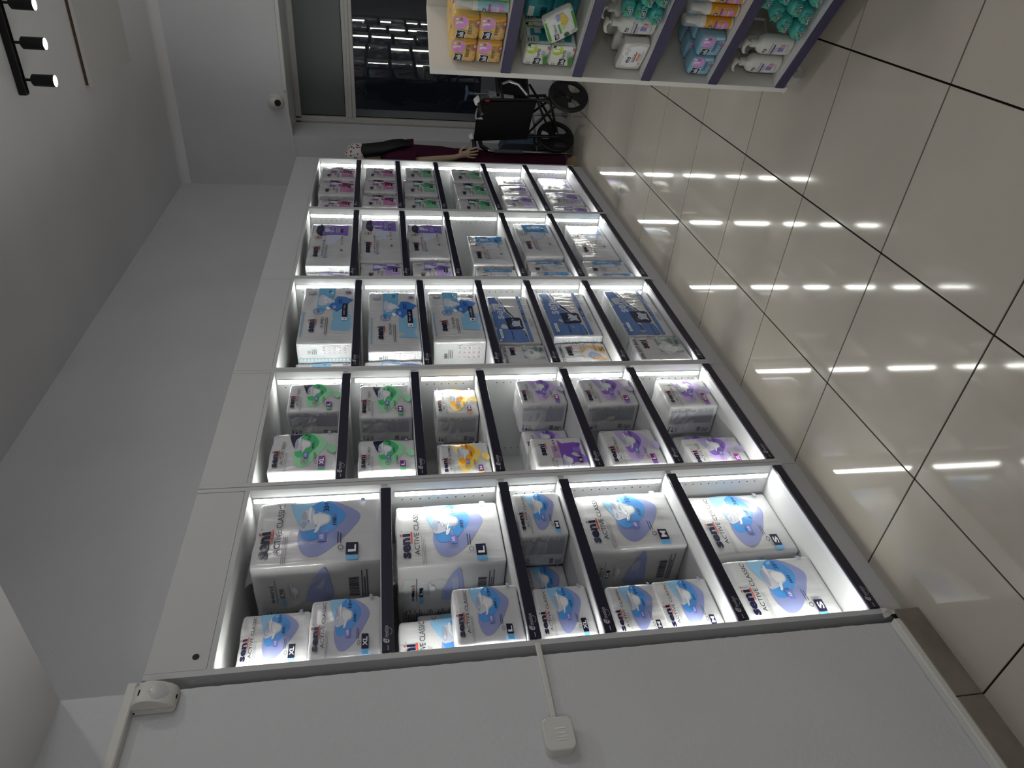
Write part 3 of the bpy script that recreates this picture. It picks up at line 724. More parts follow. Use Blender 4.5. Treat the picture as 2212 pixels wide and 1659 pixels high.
SHELFW = ['top', 'second', 'third', 'fourth', 'fifth', 'bottom']
PACKN = [0]
def pack(style, size, bay, shelf, x0, x1, Y, H, D, what, dz=0.0, big=False, group=None, cnt=None, seal=True):
    xl, xr, rails, word = BAYS[bay - 1]
    z0 = rails[shelf - 1] + .0012 + dz
    w = x1 - x0 - .002
    PACKN[0] += 1; seed = PACKN[0]
    if not (style == 'SB' or style == 'PD' or style == 'SN'): Y = Y + .002
    Yf = max(Y, .0075)
    nsh = len(rails); sw = 'bottom' if shelf == nsh else SHELFW[shelf - 1]
    lab = f'{what}, {sw} shelf of the {word}'
    nm = {'A': 'diaper_pack', 'S': 'diaper_pack', 'C': 'diaper_pack', 'P': 'pad_pack'}[style[0]]
    if style in ('SB', 'SN'): nm = 'pad_pack'
    t = thing(nm, lab, 'pack', ((x0 + x1) / 2, Yf + D / 2, z0), group=group)
    act = style[0] == 'A'
    thin = style in ('CA', 'CP', 'PD')
    S3 = pack_surface(w, D, H, 0.011 if act else (.009 if thin else .011), .0055 if act else .004, seed, .0009 if (style in ('SU', 'CA', 'CP')) else .0)
    clear = style in ('CA', 'CP', 'PD', 'SB', 'SN', 'SP', 'SU')
    bag_mesh(S3, 22, BAGC if clear else BAG).build('bag', t)
    P = Print(lambda u, v, o: S3(2 * u - 1, -1, 1 - 2 * v, o))
    if style == 'AS': front_small_plus(P, size)
    elif act: front_active(P, style, size, cnt or 10, style != 'AC')
    elif style in SUP: front_super(P, style, size, {'L': 'large', 'M': 'medium', 'S': 'small'}.get(size, 'extra large'))
    elif style in CLA: front_classic(P, style, size)
    elif style == 'PD': front_pads(P, False)
    elif style == 'SB': front_soft(P, '#8aa19e', '#e4e7e8', 'SENI SOFT BASIC', '30')
    elif style == 'SN': front_soft(P, '#e0ae74', '#9fa9c6', 'SOFT NORMAL', '5')
    P.build('front_print', t)
    Q = Print(lambda u, v, o: S3(-1, 1 - 2 * u, 1 - 2 * v, o))
    if style in FAM: side_active(Q, style, size, not big, big)
    elif style in SUP: side_super(Q, style, size)
    elif style in CLA: side_classic(Q, style, size)
    elif style == 'PD': Q.lines(.1, .05, .9, .95, 30, ink('#5f7aae'), 3, .4, .1)
    if Q.layer: Q.build('side_print', t)
    if seal:
        mb = MB(); hx, hy = w / 2, D / 2
        top = min(H * .97, H - .002)
        if act:
            crumple(mb, (-hx * .75, -hy * .5, top), (w * .70, 0, 0), (0, D * .5, 0), (0, 0, 1), 9, 3, .016 if big else .009, FILM, seed)
            if big: crumple(mb, (-hx * .95, -hy * .55, top - .004), (w * .6, 0, 0), (-.01, .02, .034), (0, -1, 0), 10, 3, .016, FILM, seed + 9)
            crumple(mb, (-hx + .003, -hy * .6, H * .45), (0, D * .6, 0), (0, 0, H * .50), (-1, 0, 0), 4, 6, .014, FILM, seed + 50)
        else:
            crumple(mb, (-hx + .002, -hy * .9, H * .05), (0, D * .8, 0), (0, 0, H * .9), (-1, 0, 0), 4, 9, .013, FILM, seed)
        mb.build('film_seal', t, fix=False)
    return t

# nearest bay
A, C_ = 'large white pack marked L with blue blob', 'small white pack with blue blob'
pack('AC', 'L', 1, 1, .376, .658, .034, .400, .30, 'big white 30-piece pack marked L with blue blob', big=True, cnt=30)
pack('AC', 'XL', 1, 1, .033, .236, .026, .200, .13, 'small white pack marked XL standing at the left')
pack('AC', 'XL', 1, 1, .050, .228, .060, .192, .13, 'small white blue-blob pack lying on the XL pack', dz=.203)
pack('AC', 'L', 1, 2, .386, .664, .090, .362, .30, 'big white 30-piece pack marked L with blue blob', big=True, cnt=30)
pack('AC', 'L', 1, 2, .040, .242, .028, .202, .07, 'small white pack marked L standing at the front left')
pack('AC', 'L', 1, 2, .028, .215, .128, .362, .14, 'tall white pack half hidden behind the small L pack', seal=False)
pack('AC', 'L', 1, 2, .150, .360, .300, .300, .16, 'white pack standing in shadow at the back', seal=False)
pack('AC', 'M', 1, 3, .446, .652, .045, .170, .16, 'small white pack marked M at the right end')
pack('AC', 'M', 1, 3, .262, .462, .215, .160, .14, 'small white pack set back between two others', seal=False)
pack('AC', 'XL', 1, 3, .040, .237, .048, .172, .14, 'small white pack marked XL at the left end')
pack('AC', 'M', 1, 4, .385, .652, .072, .350, .30, 'big white creased 30-piece pack marked M', big=True, cnt=30)
pack('AC', 'M', 1, 4, .040, .244, .070, .186, .14, 'small white pack marked M standing at the lower left')
pack('AC', 'M', 1, 4, .028, .222, .050, .165, .14, 'small M pack lying on the other M pack', dz=.188)
pack('AC', 'S', 1, 5, .374, .672, .132, .322, .30, 'big white 30-piece pack marked S at the right', big=True, cnt=30)
pack('AC', 'S', 1, 5, .075, .334, .110, .330, .24, 'big white 30-piece pack marked S at the left', big=True, cnt=30)
# second bay
pack('AT', 'L', 2, 1, 1.157, 1.352, .028, .212, .13, 'white and green pack marked L at the right')
pack('AT', 'XL', 2, 1, .795, 1.020, .026, .242, .14, 'white and green pack marked XL at the left')
pack('AT', 'M', 2, 2, 1.113, 1.340, .035, .214, .13, 'white and green pack marked M at the right')
pack('AT', 'L', 2, 2, .790, .976, .038, .212, .14, 'white and green pack marked L at the left')
pack('AN', 'M', 2, 3, 1.178, 1.364, .085, .182, .16, 'white and orange pack marked M at the right')
pack('AN', 'M', 2, 3, .760, .952, .050, .190, .12, 'white and orange pack standing front left')
pack('AN', 'M', 2, 3, .930, 1.115, .185, .185, .12, 'yellow pack set back between the two orange ones', seal=False)
pack('AP', 'M', 2, 4, 1.165, 1.345, .030, .200, .16, 'white and purple pack marked M at the right')
pack('AP', 'M', 2, 4, .985, 1.150, .160, .195, .12, 'white and purple pack set back behind the striped pack', seal=False)
pack('AS', 'S', 2, 4, .765, .945, .034, .208, .10, 'white pack with purple lower half marked S')
pack('AP', 'L', 2, 5, 1.146, 1.342, .030, .234, .15, 'white and purple pack marked L at the right')
pack('AP', 'L', 2, 5, .766, .992, .045, .224, .15, 'white and purple pack marked L at the left')
pack('AP', 'XXL', 2, 6, 1.150, 1.362, .058, .228, .16, 'white and purple pack marked XXL at the right')
pack('AP', 'XL', 2, 6, .780, .968, .082, .245, .12, 'white and purple pack marked XL at the left')
pack('AP', 'XL', 2, 6, .970, 1.140, .215, .190, .12, 'purple pack set back behind the XL pack', seal=False)
# middle bay
pack('SU', 'X', 3, 1, 1.672, 2.236, .030, .256, .14, 'wide blue and white pack with diamond print')
pack('SU', 'X', 3, 1, 1.447, 1.655, .125, .262, .14, 'narrow blue and white pack cut by the panel, left', seal=False)
pack('SU', 'L', 3, 2, 1.594, 2.180, .030, .247, .10, 'wide blue and white pack marked L')
pack('SU', 'L', 3, 2, 1.447, 1.580, .072, .262, .10, 'narrow blue and white pack beside the L pack', seal=False)
pack('SU', 'M', 3, 3, 1.690, 2.204, .040, .254, .24, 'wide blue and white pack marked M')
pack('PD', '', 3, 4, 1.661, 2.142, .040, .214, .20, 'dark blue wave pad pack in shiny film')
pack('SB', '', 3, 4, 1.452, 1.630, .028, .214, .20, 'white and grey-green pad pack at the left')
pack('PD', '', 3, 5, 1.737, 2.196, .050, .255, .20, 'dark blue wave pad pack in shiny film')
pack('SN', '', 3, 5, 1.500, 1.726, .082, .250, .20, 'white and tan pad pack at the left')
pack('PD', '', 3, 6, 1.725, 2.216, .046, .250, .20, 'dark blue wave pad pack in shiny film')
pack('SB', '', 3, 6, 1.476, 1.694, .030, .262, .20, 'white and grey-green pad pack at the left')
# fourth bay
pack('CP', 'L', 4, 1, 2.488, 3.076, .030, .246, .12, 'wide white and purple pack with purple block')
pack('SP', 'L', 4, 1, 2.316, 2.476, .066, .240, .12, 'narrow white and purple pack with diamond, left', seal=False)
pack('CP', 'M', 4, 2, 2.544, 3.160, .030, .238, .12, 'wide white and purple pack with purple block')
pack('SP', 'L', 4, 2, 2.320, 2.526, .032, .230, .12, 'white and purple pack with diamond, left')
pack('CP', 'S', 4, 3, 2.600, 3.096, .030, .240, .12, 'wide white and purple pack with purple block')
pack('SP', 'M', 4, 3, 2.334, 2.584, .050, .226, .12, 'white and purple pack with diamond, left')
pack('CA', 'L', 4, 4, 2.530, 2.944, .038, .240, .18, 'white and blue pack with blue block, right')
pack('CA', 'S', 4, 4, 2.350, 2.490, .048, .236, .14, 'narrow white and blue pack, left', seal=False)
pack('CA', 'M', 4, 5, 2.656, 3.160, .040, .240, .16, 'wide white and blue pack with blue block')
pack('CA', 'M', 4, 5, 2.488, 2.643, .068, .235, .16, 'narrow white and blue pack, second from left')
pack('CA', 'M', 4, 5, 2.320, 2.462, .050, .215, .14, 'narrow white and blue pack at the left end', seal=False)
pack('CA', 'XL', 4, 6, 2.692, 3.234, .076, .238, .16, 'wide white and blue pack with blue block')
pack('CA', 'S', 4, 6, 2.468, 2.640, .064, .264, .16, 'narrow white and blue pack, second from left')
pack('CA', 'S', 4, 6, 2.320, 2.452, .050, .240, .14, 'narrow white and blue pack at the left end', seal=False)
# farthest bay
for sh, fam, cn, rows in ((1, 'SQ', 'magenta', ((3.898, 4.166, .032, .252), (3.580, 3.874, .030, .246), (3.312, 3.490, .030, .232))),
                          (2, 'SQ', 'magenta', ((3.928, 4.172, .030, .222), (3.668, 3.918, .034, .230), (3.362, 3.600, .030, .236))),
                          (3, 'ST', 'green', ((3.940, 4.210, .030, .215), (3.618, 3.916, .030, .234), (3.322, 3.560, .030, .240))),
                          (4, 'ST', 'green', ((3.918, 4.200, .030, .236), (3.598, 3.894, .034, .238), (3.322, 3.562, .030, .240))),
                          (5, 'SP', 'purple', ((4.000, 4.205, .080, .215), (3.792, 3.988, .078, .206), (3.502, 3.766, .072, .226))),
                          (6, 'SP', 'purple', ((3.962, 4.246, .096, .238), (3.604, 3.870, .076, .252), (3.340, 3.542, .060, .262)))):
    for q, (a, b_, y, h) in enumerate(rows):
        pack(fam, 'L', 5, sh, a, b_, y, h, .13, f"white and {cn} pack, {('right', 'middle', 'left')[q]} of three")

# ------------------------------------------------------------------ turned display stand at the right
P0 = Vector((1.439, -1.193, 0)); SRZ = math.atan2(-0.82413, -0.56641)
DV = Vector((-0.56641, -0.82413, 0)); NB = Vector((0.82413, -0.56641, 0))
def at_stand(s, b, z): return tuple(P0 + DV * s + NB * b + Vector((0, 0, z)))
st = thing('display_stand', 'open white display stand on clear castors with navy shelf rails', 'display stand', tuple(P0), SRZ)
SL, SD, SH = 0.95, 0.30, 1.40
SHV = (1.158, .902, .648, .390, .123)
STW = mat('stand_panel', '#dcdad4', 0.42, 0.4)
NAVY_LIT = mat('navy_rail_lit', '#3d3856', 0.38, 0.45)  # navy rail lightened in colour to imitate light on the stand
MB().box((0, 0, .08), (.022, SD, SH), STW, .001).build('side_panel', st)
MB().box((SL - .022, 0, .08), (SL, SD, SH), STW, .001).build('side_panel', st)
MB().box((.0225, SD - .012, .085), (SL - .0225, SD - .002, SH), STW).build('back_panel', st)
for z in SHV:
    MB().box((.0222, .004, z - .024), (SL - .0222, SD - .0125, z - .001), STW).build('shelf', st)
    r = MB().box((.0235, -.004, z - .034), (SL - .0235, .0035, z), NAVY_LIT, .0008).build('price_rail', st)
    MB().box((.0235, .0036, z - .0008), (SL - .0235, .026, z + .0008), CLEAR).build('rail_lip', r)
MB().box((.0002, -.003, .074), (.028, .01, .0798), PVC).build('corner_cap', st)
CW = mat('castor_clear_plastic', '#c9cbcb', 0.08, 0.5, alpha=0.45)
for (cs, cb) in ((.03, .062), (.03, SD - .06), (SL - .05, .062), (SL - .05, SD - .06)):
    mb = MB(); c0 = (cs, cb, .034)
    mb.lathe([(.012, -.014), (.033, -.013), (.034, -.006), (.034, .006), (.033, .013), (.012, .014)], CW, 24, c=c0, axis='x')
    w_ = mb.build('castor', st)
    MB().tube([(cs - .016, cb, .034), (cs + .016, cb, .034)], .006, ALU, 10).tube([(cs, cb, .066), (cs, cb, .085)], .010, ALU, 12).box((cs - .019, cb - .015, .064), (cs + .019, cb + .015, .070), ALU).build('castor_fork', w_)

def tagmark(P, u0, v0, u1, v1, txt='bella'):
    du, dv = u1 - u0, v1 - v0
    P.poly([(u0 - du * .06, v0 - dv * .08), (u0 + du * .3, v0 - dv * .14), (u0 + du * .7, v0 + dv * .0), (u1 + du * .06, v0 - dv * .1), (u1 + du * .02, v1 + dv * .08), (u0 + du * .7, v1 + dv * .14), (u0 + du * .3, v1 + dv * .0), (u0 - du * .02, v1 + dv * .1)], ink(C_WHITE), 2)
    P.poly([(u0, v0), (u0 + du * .3, v0 - dv * .06), (u0 + du * .7, v0 + dv * .08), (u1, v0), (u1 - du * .03, v1), (u0 + du * .7, v1 + dv * .06), (u0 + du * .3, v1 - dv * .06), (u0 + du * .03, v1)], ink('#14132c'), 2)
    P.text(txt, u0 + du * .15, v0 + dv * .2, u1 - du * .13, v1 - dv * .18, ink(C_WHITE), .02, .15)

def tint(name, h, rough=.3): return mat(name, h, rough, .5, bump=(12, .5), coat=.2)
KIND = {'yellow': '#dfb868', 'blue': '#86b9d2', 'herb': '#dfe2da', 'teal': '#2f8b94', 'green': '#7fbf3c', 'wipe': '#dcdad5', 'wipeg': '#e2e5e0'}
CAMS = Vector((1.88, -1.83))
def mini(kind, s0, s1, b, z0, H, D, label, group=None, yaw=0.0, tilt=0.0, roll=0.0, name='pad_packet'):
    w = s1 - s0 - .005
    PACKN[0] += 1
    loc = at_stand((s0 + s1) / 2, b + D / 2, z0)
    t = thing(name, label, 'packet', loc, SRZ + yaw, group)
    t.rotation_euler = (tilt, roll, SRZ + yaw)
    S3 = pack_surface(w, D, H, .010, .003, PACKN[0], 0)
    bag_mesh(S3, 8, tint('packet_' + kind, KIND[kind])).build('wrapper', t)
    P = Print(lambda u, v, o: S3(2 * u - 1, -1, 1 - 2 * v, o)); Q = Print(lambda u, v, o: S3(1, 2 * u - 1, 1 - 2 * v, o))
    if kind in ('yellow', 'blue'):
        P.poly([(.60, .99), (.99, .99), (.99, .52), (.8, .62)], ink('#e0a02a' if kind == 'yellow' else '#a9d3e4'))
        P.ell(.76, .26, .27, .30, ink('#d48ccf'), 22); P.poly([(.66, .12), (.76, .10), (.80, .2), (.77, .36), (.72, .36), (.72, .22)], ink('#eed9ec'), 2)
        P.ell(.88, .14, .04, .05, ink('#efe4ef'), 10); P.ring(.88, .3, .04, .05, ink('#7a3578'), .5, 10)
        tagmark(P, .07, .16, .42, .47)
        P.text('teens', .30, .56, .86, .72, ink('#3a3030'))
        P.lines(.60, .74, .94, .88, 4, ink('#6b4a30' if kind == 'yellow' else '#4a5a70'), 3, .3, .3)
        for q in range(5): P.ell(.12 + .09 * (q * 7 % 5), .62 + .07 * q, .025, .025, ink('#d77fb8'), 8)
        P.text('10', .05, .86, .14, .95, ink('#4a4040')); P.rect(.56, .88, .72, .96, ink('#b95a78')); P.rect(.74, .88, .86, .96, ink('#c9b8c4'))
    elif kind == 'herb':
        P.ell(.78, .24, .22, .24, ink('#b5cc2f'), 18); P.poly([(.7, .12), (.8, .1), (.84, .25), (.76, .36), (.72, .25)], ink('#e6ecd0'), 2); P.rect(.88, .06, .97, .18, ink('#23241f'))
        tagmark(P, .10, .40, .40, .66); P.text('herbs', .44, .44, .82, .60, ink('#33402f')); P.text('12', .10, .12, .2, .26, ink('#3b463a'))
        for q in range(5): P.poly([(.02, .84 + .01 * q), (.2 + .05 * q, .78 + .03 * q), (.5 + .04 * q, .72 + .05 * q), (.25, .86 + .02 * q)], ink('#3f7a35' if q % 2 else '#5f9a4a'), 2)
        P.lines(.5, .66, .8, .82, 4, ink('#4b5a48'), 3, .3, .3); P.ell(.86, .9, .06, .05, ink('#c06a78'), 10)
        Q.rect(.0, .0, .98, .98, ink('#2f8b9c')); Q.rect(.10, .02, .42, .5, ink('#c7cfc9')); Q.lines(.14, .08, .38, .4, 3, ink('#2c4a50'), 2, .3, .3); Q.rect(.55, .36, .82, .60, ink('#cfd6d2')); Q.cols(.58, .66, .86, .9, 8, ink('#14383e'), 3, .5, 0)
    elif kind == 'teal':
        P.rect(.08, .08, .5, .3, ink('#c2ccc8')); P.cols(.1, .55, .5, .8, 12, ink('#0d3036'), 3, .5, 0); P.lines(.6, .4, .95, .8, 4, ink('#1d6670'), 4, .5, .2)
        Q.cols(.1, .2, .9, .5, 10, ink('#0d3036'), 3, .5, 0)
    elif kind == 'green':
        P.ell(.5, .75, .2, .2, ink('#e7e3e6'), 14); P.lines(.6, .1, .95, .3, 4, ink('#38502a'), 4, .4, .3); tagmark(P, .1, .2, .42, .45); P.ell(.85, .8, .1, .1, ink('#c05a70'), 10)
    elif kind == 'wipe':
        P.poly([(.22, .18), (.55, .16), (.62, .06), (.8, .08), (.86, .2), (.92, .3), (.92, .9), (.2, .9)], ink('#f0f0ee'), 2)
        tagmark(P, .34, .30, .56, .42); P.text('sensitive', .36, .47, .66, .54, ink('#5b5f70')); P.rect(.36, .56, .74, .60, ink('#9a3a78')); P.rect(.40, .66, .68, .76, ink('#d9a066')); P.ring(.68, .2, .05, .06, ink('#7b7f92'), .8, 12); P.ring(.8, .24, .05, .06, ink('#b06a70'), .8, 12)
        P.text('56', .24, .78, .36, .86, ink('#4a6fb0')); P.lines(.42, .8, .8, .88, 3, ink('#8a8c94'), 3, .3, .2)
    elif kind == 'wipeg':
        P.rect(.0, .9, 1, 1, ink('#58a838')); P.rect(.0, .0, 1, .09, ink('#58a838'))
        tagmark(P, .12, .2, .34, .34); P.text('Natural', .38, .24, .7, .33, ink('#33402f'), 0, .3); P.rect(.3, .40, .62, .46, ink('#3c9a4a'))
        P.poly([(.5, .6), (.8, .5), (.95, .62), (.8, .72), (.6, .76)], ink('#d9c04a'), 3); P.poly([(.72, .45), (.9, .4), (.96, .5), (.85, .55)], ink('#8e9ed0'), 3)
        P.poly([(.08, .55), (.2, .5), (.24, .6), (.14, .68)], ink('#3f6a35'), 3); P.text('12', .1, .76, .2, .86, ink('#33402f')); P.rect(.40, .5, .6, .6, ink('#c9d870'))
    P.build('front_print', t)
    if Q.layer: Q.build('side_print', t)
    return t

Z1, Z2, Z3, Z4, Z5 = [z + .0015 for z in SHV]
yl = 'yellow packet with pink circle, {} on the top stand shelf'
for (c, r, wd) in ((0, 0, 'front left, lower'), (1, 0, 'front right, lower'), (0, 1, 'front left, upper'), (1, 1, 'front right, upper')):
    mini('yellow', .0285 + .0965 * c, .1235 + .0965 * c, .030, Z1 + r * .0875, .086, .062, yl.format(wd), group='yellow packets on the top stand shelf')
for row in (1, 2):
    for c in (0, 1):
        for r in (0, 1):
            mini('yellow', .0285 + .0965 * c, .1235 + .0965 * c, .030 + row * .074, Z1 + r * .0875, .086, .062, f"yellow packet, {('second', 'third')[row - 1]} row back, {('left', 'right')[c]} column, {('lower', 'upper')[r]}, on the top stand shelf", group='yellow packets behind the front row')
for r, wd in ((0, 'lower'), (1, 'upper')):
    mini('green', .272, .372, .032, Z1 + r * .0875, .086, .062, f'bright green packet beside the spray bottle, {wd} of two')
for r, wd in ((0, 'lower'), (1, 'upper')):
    mini('herb', .030, .126, .032, Z2 + r * .089, .0875, .085, f'white and lime packet with leaf print, {wd} of two')
for c in (0, 1):
    for r in (0, 1):
        mini('teal', .135 + c * .10, .232 + c * .10, .135 + .004 * c, Z2 + r * .089, .0875, .085, f"dark teal packet at the back of the second stand shelf, {('left', 'right')[c]}, {('lower', 'upper')[r]}", group='dark teal packets on the second stand shelf')
for r in (0, 1): mini('herb', .030, .126, .130, Z2 + r * .089, .0875, .085, f"white leaf packet behind the front pair, {('lower', 'upper')[r]}, second stand shelf", group='leaf packets behind the front pair')
mini('wipeg', .165, .275, .045, Z2 + .030, .105, .03, 'white and green wipes packet leaning tilted on second stand shelf', roll=-.45, tilt=.2, name='wipes_packet')
mini('wipe', .024, .158, .034, Z3, .094, .040, 'white wipes packet standing at the left of middle stand shelf', yaw=-.12, name='wipes_packet')
mini('wipe', .034, .150, .110, Z3, .100, .035, 'white wipes packet just behind the front wipes packet', yaw=-.1, name='wipes_packet')
mini('wipe', .040, .150, .175, Z3, .110, .035, 'white wipes packet farthest back on middle stand shelf', yaw=-.2, name='wipes_packet')
bl_ = 'light blue packet with pink circle, {} on the fourth stand shelf'
mini('blue', .032, .113, .030, Z4, .084, .060, bl_.format('front left'), group='light blue packets on the fourth stand shelf')
mini('blue', .115, .205, .030, Z4, .084, .060, bl_.format('front right'), group='light blue packets on the fourth stand shelf')
for row in (1, 2):
    for c in (0, 1): mini('blue', .032 + .086 * c, .114 + .089 * c, .030 + row * .071, Z4, .086, .060, f"light blue packet, {('second', 'third', 'fourth')[row - 1]} row back, {('left', 'right')[c]} column, fourth stand shelf", group='light blue packets behind the front pair')
mini('yellow', .375, .470, .030, Z4, .086, .062, 'yellow packet at the right of the fourth stand shelf')

PUMPW = mat('white_bottle_plastic', '#d6d5cf', 0.3, 0.5)
def pump_bottle(s, b, z, label, yaw=0.0):
    t = thing('pump_bottle', label, 'bottle', at_stand(s, b, z), SRZ + yaw)
    rings = []; N = 28
    prof = ((0, .030, .018), (.004, .035, .023), (.03, .0365, .024), (.09, .0365, .024), (.112, .034, .0225), (.124, .026, .018), (.130, .014, .013), (.136, .012, .012))
    for (h, rx, ry) in prof:
        rings.append([(rx * math.copysign(abs(math.cos(a)) ** .75, math.cos(a)), ry * math.copysign(abs(math.sin(a)) ** .85, math.sin(a)), h) for a in [2 * PI * k / N for k in range(N)]])
    MB().loft(rings, PUMPW).build('bottle_body', t)
    MB().lathe([(.0135, .134), (.0145, .136), (.0145, .152), (.011, .154), (.006, .156), (.006, .165)], PUMPW, 20).build('collar', t)
    mb = MB().lathe([(.010, .163), (.0125, .166), (.0125, .173), (.009, .176)], PUMPW, 18)
    mb.tube([(-.002, 0, .170), (-.020, -.004, .171), (-.034, -.008, .166), (-.037, -.009, .160)], [.008, .0068, .005, .004], PUMPW, 10)
    mb.build('pump_head', t)
    def S(u, v, o):
        x = -.030 + .060 * u; h = .116 - .106 * v
        rx, ry = .0365 + o, .0240 + o
        if h > .09: q = (h - .09) / .03; rx -= .0035 * q; ry -= .002 * q
        if h < .03: q = (.03 - h) / .03; rx -= .002 * q; ry -= .0015 * q
        c = min(1, abs(x) / rx) ** (1 / .75)
        return (x, -ry * max(0, 1 - c * c) ** (.5 * .85), h)
    P = Print(S); tagmark(P, .18, .10, .46, .20); P.text('HydroNatural', .12, .28, .86, .36, ink('#6b6e7e'), 0); P.rect(.12, .39, .80, .44, ink('#4a48a8')); P.lines(.14, .47, .7, .54, 3, ink('#8a8c98'), 3, .3, .3)
    P.rect(.36, .58, .62, .78, ink('#7f7fc4')); P.rect(.62, .64, .80, .78, ink('#d59a9e')); P.ring(.72, .86, .09, .055, ink('#9a9cb0'), .8, 14); P.lines(.3, .92, .6, .94, 1, ink('#6b6e7e'), 3, .6, 0)
    P.build('printed_label', t)
    return t
pump_bottle(.075, .062, Z5, 'white pump bottle at the left end of the bottom stand shelf')
pump_bottle(.160, .062, Z5, 'white pump bottle beside the teal packets on the bottom stand shelf')
pump_bottle(.085, .135, Z5, 'white pump bottle standing behind the two front bottles')
pump_bottle(.205, .066, Z3, 'white pump bottle under the teal packets on middle stand shelf')
pump_bottle(.200, .135, Z3, 'white pump bottle second in line on middle stand shelf')
pump_bottle(.195, .200, Z3, 'white pump bottle farthest back on middle stand shelf')

def foam_bottle(s, b, z, body, label):
    t = thing('foam_bottle', label, 'bottle', at_stand(s, b, z), SRZ)
    bm_ = mat('bottle_' + body, {'orange': '#d79a2c', 'pale_blue': '#8fc4d4'}[body], .3, .5)
    R = .021; HB = .098
    MB().lathe([(R * .9, 0), (R, .003), (R, .008)], PUMPW, 24).build('base_ring', t)
    MB().lathe([(R, .008), (R, HB), (R * .98, HB + .002)], bm_, 28).build('bottle_body', t)
    MB().lathe([(R, HB + .002), (R * .99, HB + .014), (R * .86, HB + .022), (R * .66, HB + .026), (R * .5, HB + .05), (R * .46, HB + .064), (.002, HB + .066)], PUMPW, 24).build('pump_head', t)
    MB().lathe([(R * .95, HB + .018), (R * .95, HB + .068), (R * .85, HB + .074), (.002, HB + .0745)], mat('clear_cap', '#e6e8ea', .1, .5, alpha=.3), 24).build('clear_cap', t)
    S = lambda u, v, o: (-(R + o) * math.cos(PI * u), -(R + o) * math.sin(PI * u), HB - .002 - (HB - .012) * v)
    P = Print(S); P.ell(.52, .62, .27, .30, ink('#cf8acb'), 20); tagmark(P, .24, .12, .52, .26); P.text('teens', .30, .33, .72, .42, ink('#3a3030')); P.text('AROMA', .38, .52, .66, .57, ink('#f0e4ee')); P.lines(.36, .64, .68, .76, 3, ink('#f0d8ec'), 3, .4, .2); P.ring(.72, .14, .06, .05, ink('#e6dccb'), .75, 12)
    P.build('printed_label', t)
foam_bottle(.247, .055, Z1, 'pale_blue', 'pale blue foam bottle with clear cap on the top stand shelf')
foam_bottle(.242, .056, Z4, 'orange', 'orange foam bottle with clear cap nearest the light blue packets')
foam_bottle(.289, .060, Z4, 'orange', 'orange foam bottle second in the row on fourth stand shelf')
foam_bottle(.337, .062, Z4, 'orange', 'orange foam bottle third in the row on fourth stand shelf')

# crinkled teal packets, one mesh set copied
TEAL = tint('teal_film', '#4fb0a8', .22)
tp0 = []
for var in range(2):
    S3 = pack_surface(.054, .068, .040, .014, .005, 900 + var, 0)
    mb = bag_mesh(S3, 9, TEAL)
    for sg in (-1,):
        crumple(mb, (-.022, sg * .033, .007), (.044, 0, 0), (0, 0, .027), (0, sg, 0), 5, 3, .008, TEAL, 77 + var)
    P = Print(lambda u, v, o: S3(2 * u - 1, -.95, 1 - 2 * v, o + .003)); tagmark(P, .30, .42, .70, .68); P.poly([(.35, .2), (.5, .12), (.62, .24), (.5, .36), (.4, .34)], ink('#3c9a4a'), 2); P.lines(.2, .78, .7, .9, 3, ink('#1f6f74'), 4, .3, .3); P.text('care', .72, .2, .92, .32, ink('#17454d'))
    tp0.append((mb, P))
tpm = []
def teal_packet(s, b, z, label, group, rx, ry, rz_, var):
    t = thing('tissue_packet', label, 'packet', at_stand(s, b, z), 0, group); t.rotation_euler = (rx, ry, SRZ + rz_)
    if len(tpm) < 2:
        o1 = tp0[len(tpm)][0].build('wrapper', t, fix=False); o2 = tp0[len(tpm)][1].build('front_print', t); tpm.append((o1, o2))
    else:
        for o in tpm[var]: c = o.copy(); COL.objects.link(c); c.parent = t
rr = random.Random(12)
NTH = ('leftmost', 'second from left', 'third from left', 'fourth from left')
PW5 = [f'in the lowest layer, {w}' for w in NTH] + [f'in the second layer, {w}' for w in NTH[:3]] + [f'in the third layer, {w}' for w in NTH[:3]] + ['on top of the pile, left', 'on top of the pile, right']
PW3 = [f'in the lowest layer, {w}' for w in NTH[:3]] + [f'in the second layer, {w}' for w in NTH[:3]] + ['on top of the pile, left', 'on top of the pile, right']
for i, (s, b, z) in enumerate(((.245, .055, 0), (.308, .060, 0), (.371, .060, 0), (.434, .060, 0), (.258, .075, .045), (.320, .075, .045), (.383, .075, .045), (.290, .085, .090), (.352, .085, .090), (.414, .080, .090), (.325, .1, .135), (.39, .1, .135))):
    teal_packet(s, b, Z5 + z * 1.04 + .008, f'crinkled teal packet {PW5[i]}, bottom stand shelf', 'teal packets on the bottom stand shelf', rr.uniform(-.1, .15), rr.uniform(-.14, .14), rr.uniform(-.25, .25), i % 2)
for i, (s, b, z) in enumerate(((.276, .052, 0), (.338, .055, 0), (.400, .06, 0), (.274, .054, .045), (.335, .056, .045), (.396, .058, .045), (.290, .06, .090), (.352, .06, .090))):
    teal_packet(s, b, Z3 + z * 1.04 + .008, f'crinkled teal packet {PW3[i]}, middle stand shelf', 'teal packets on the middle stand shelf', rr.uniform(-.1, .15), rr.uniform(-.14, .14), rr.uniform(-.25, .25), i % 2)

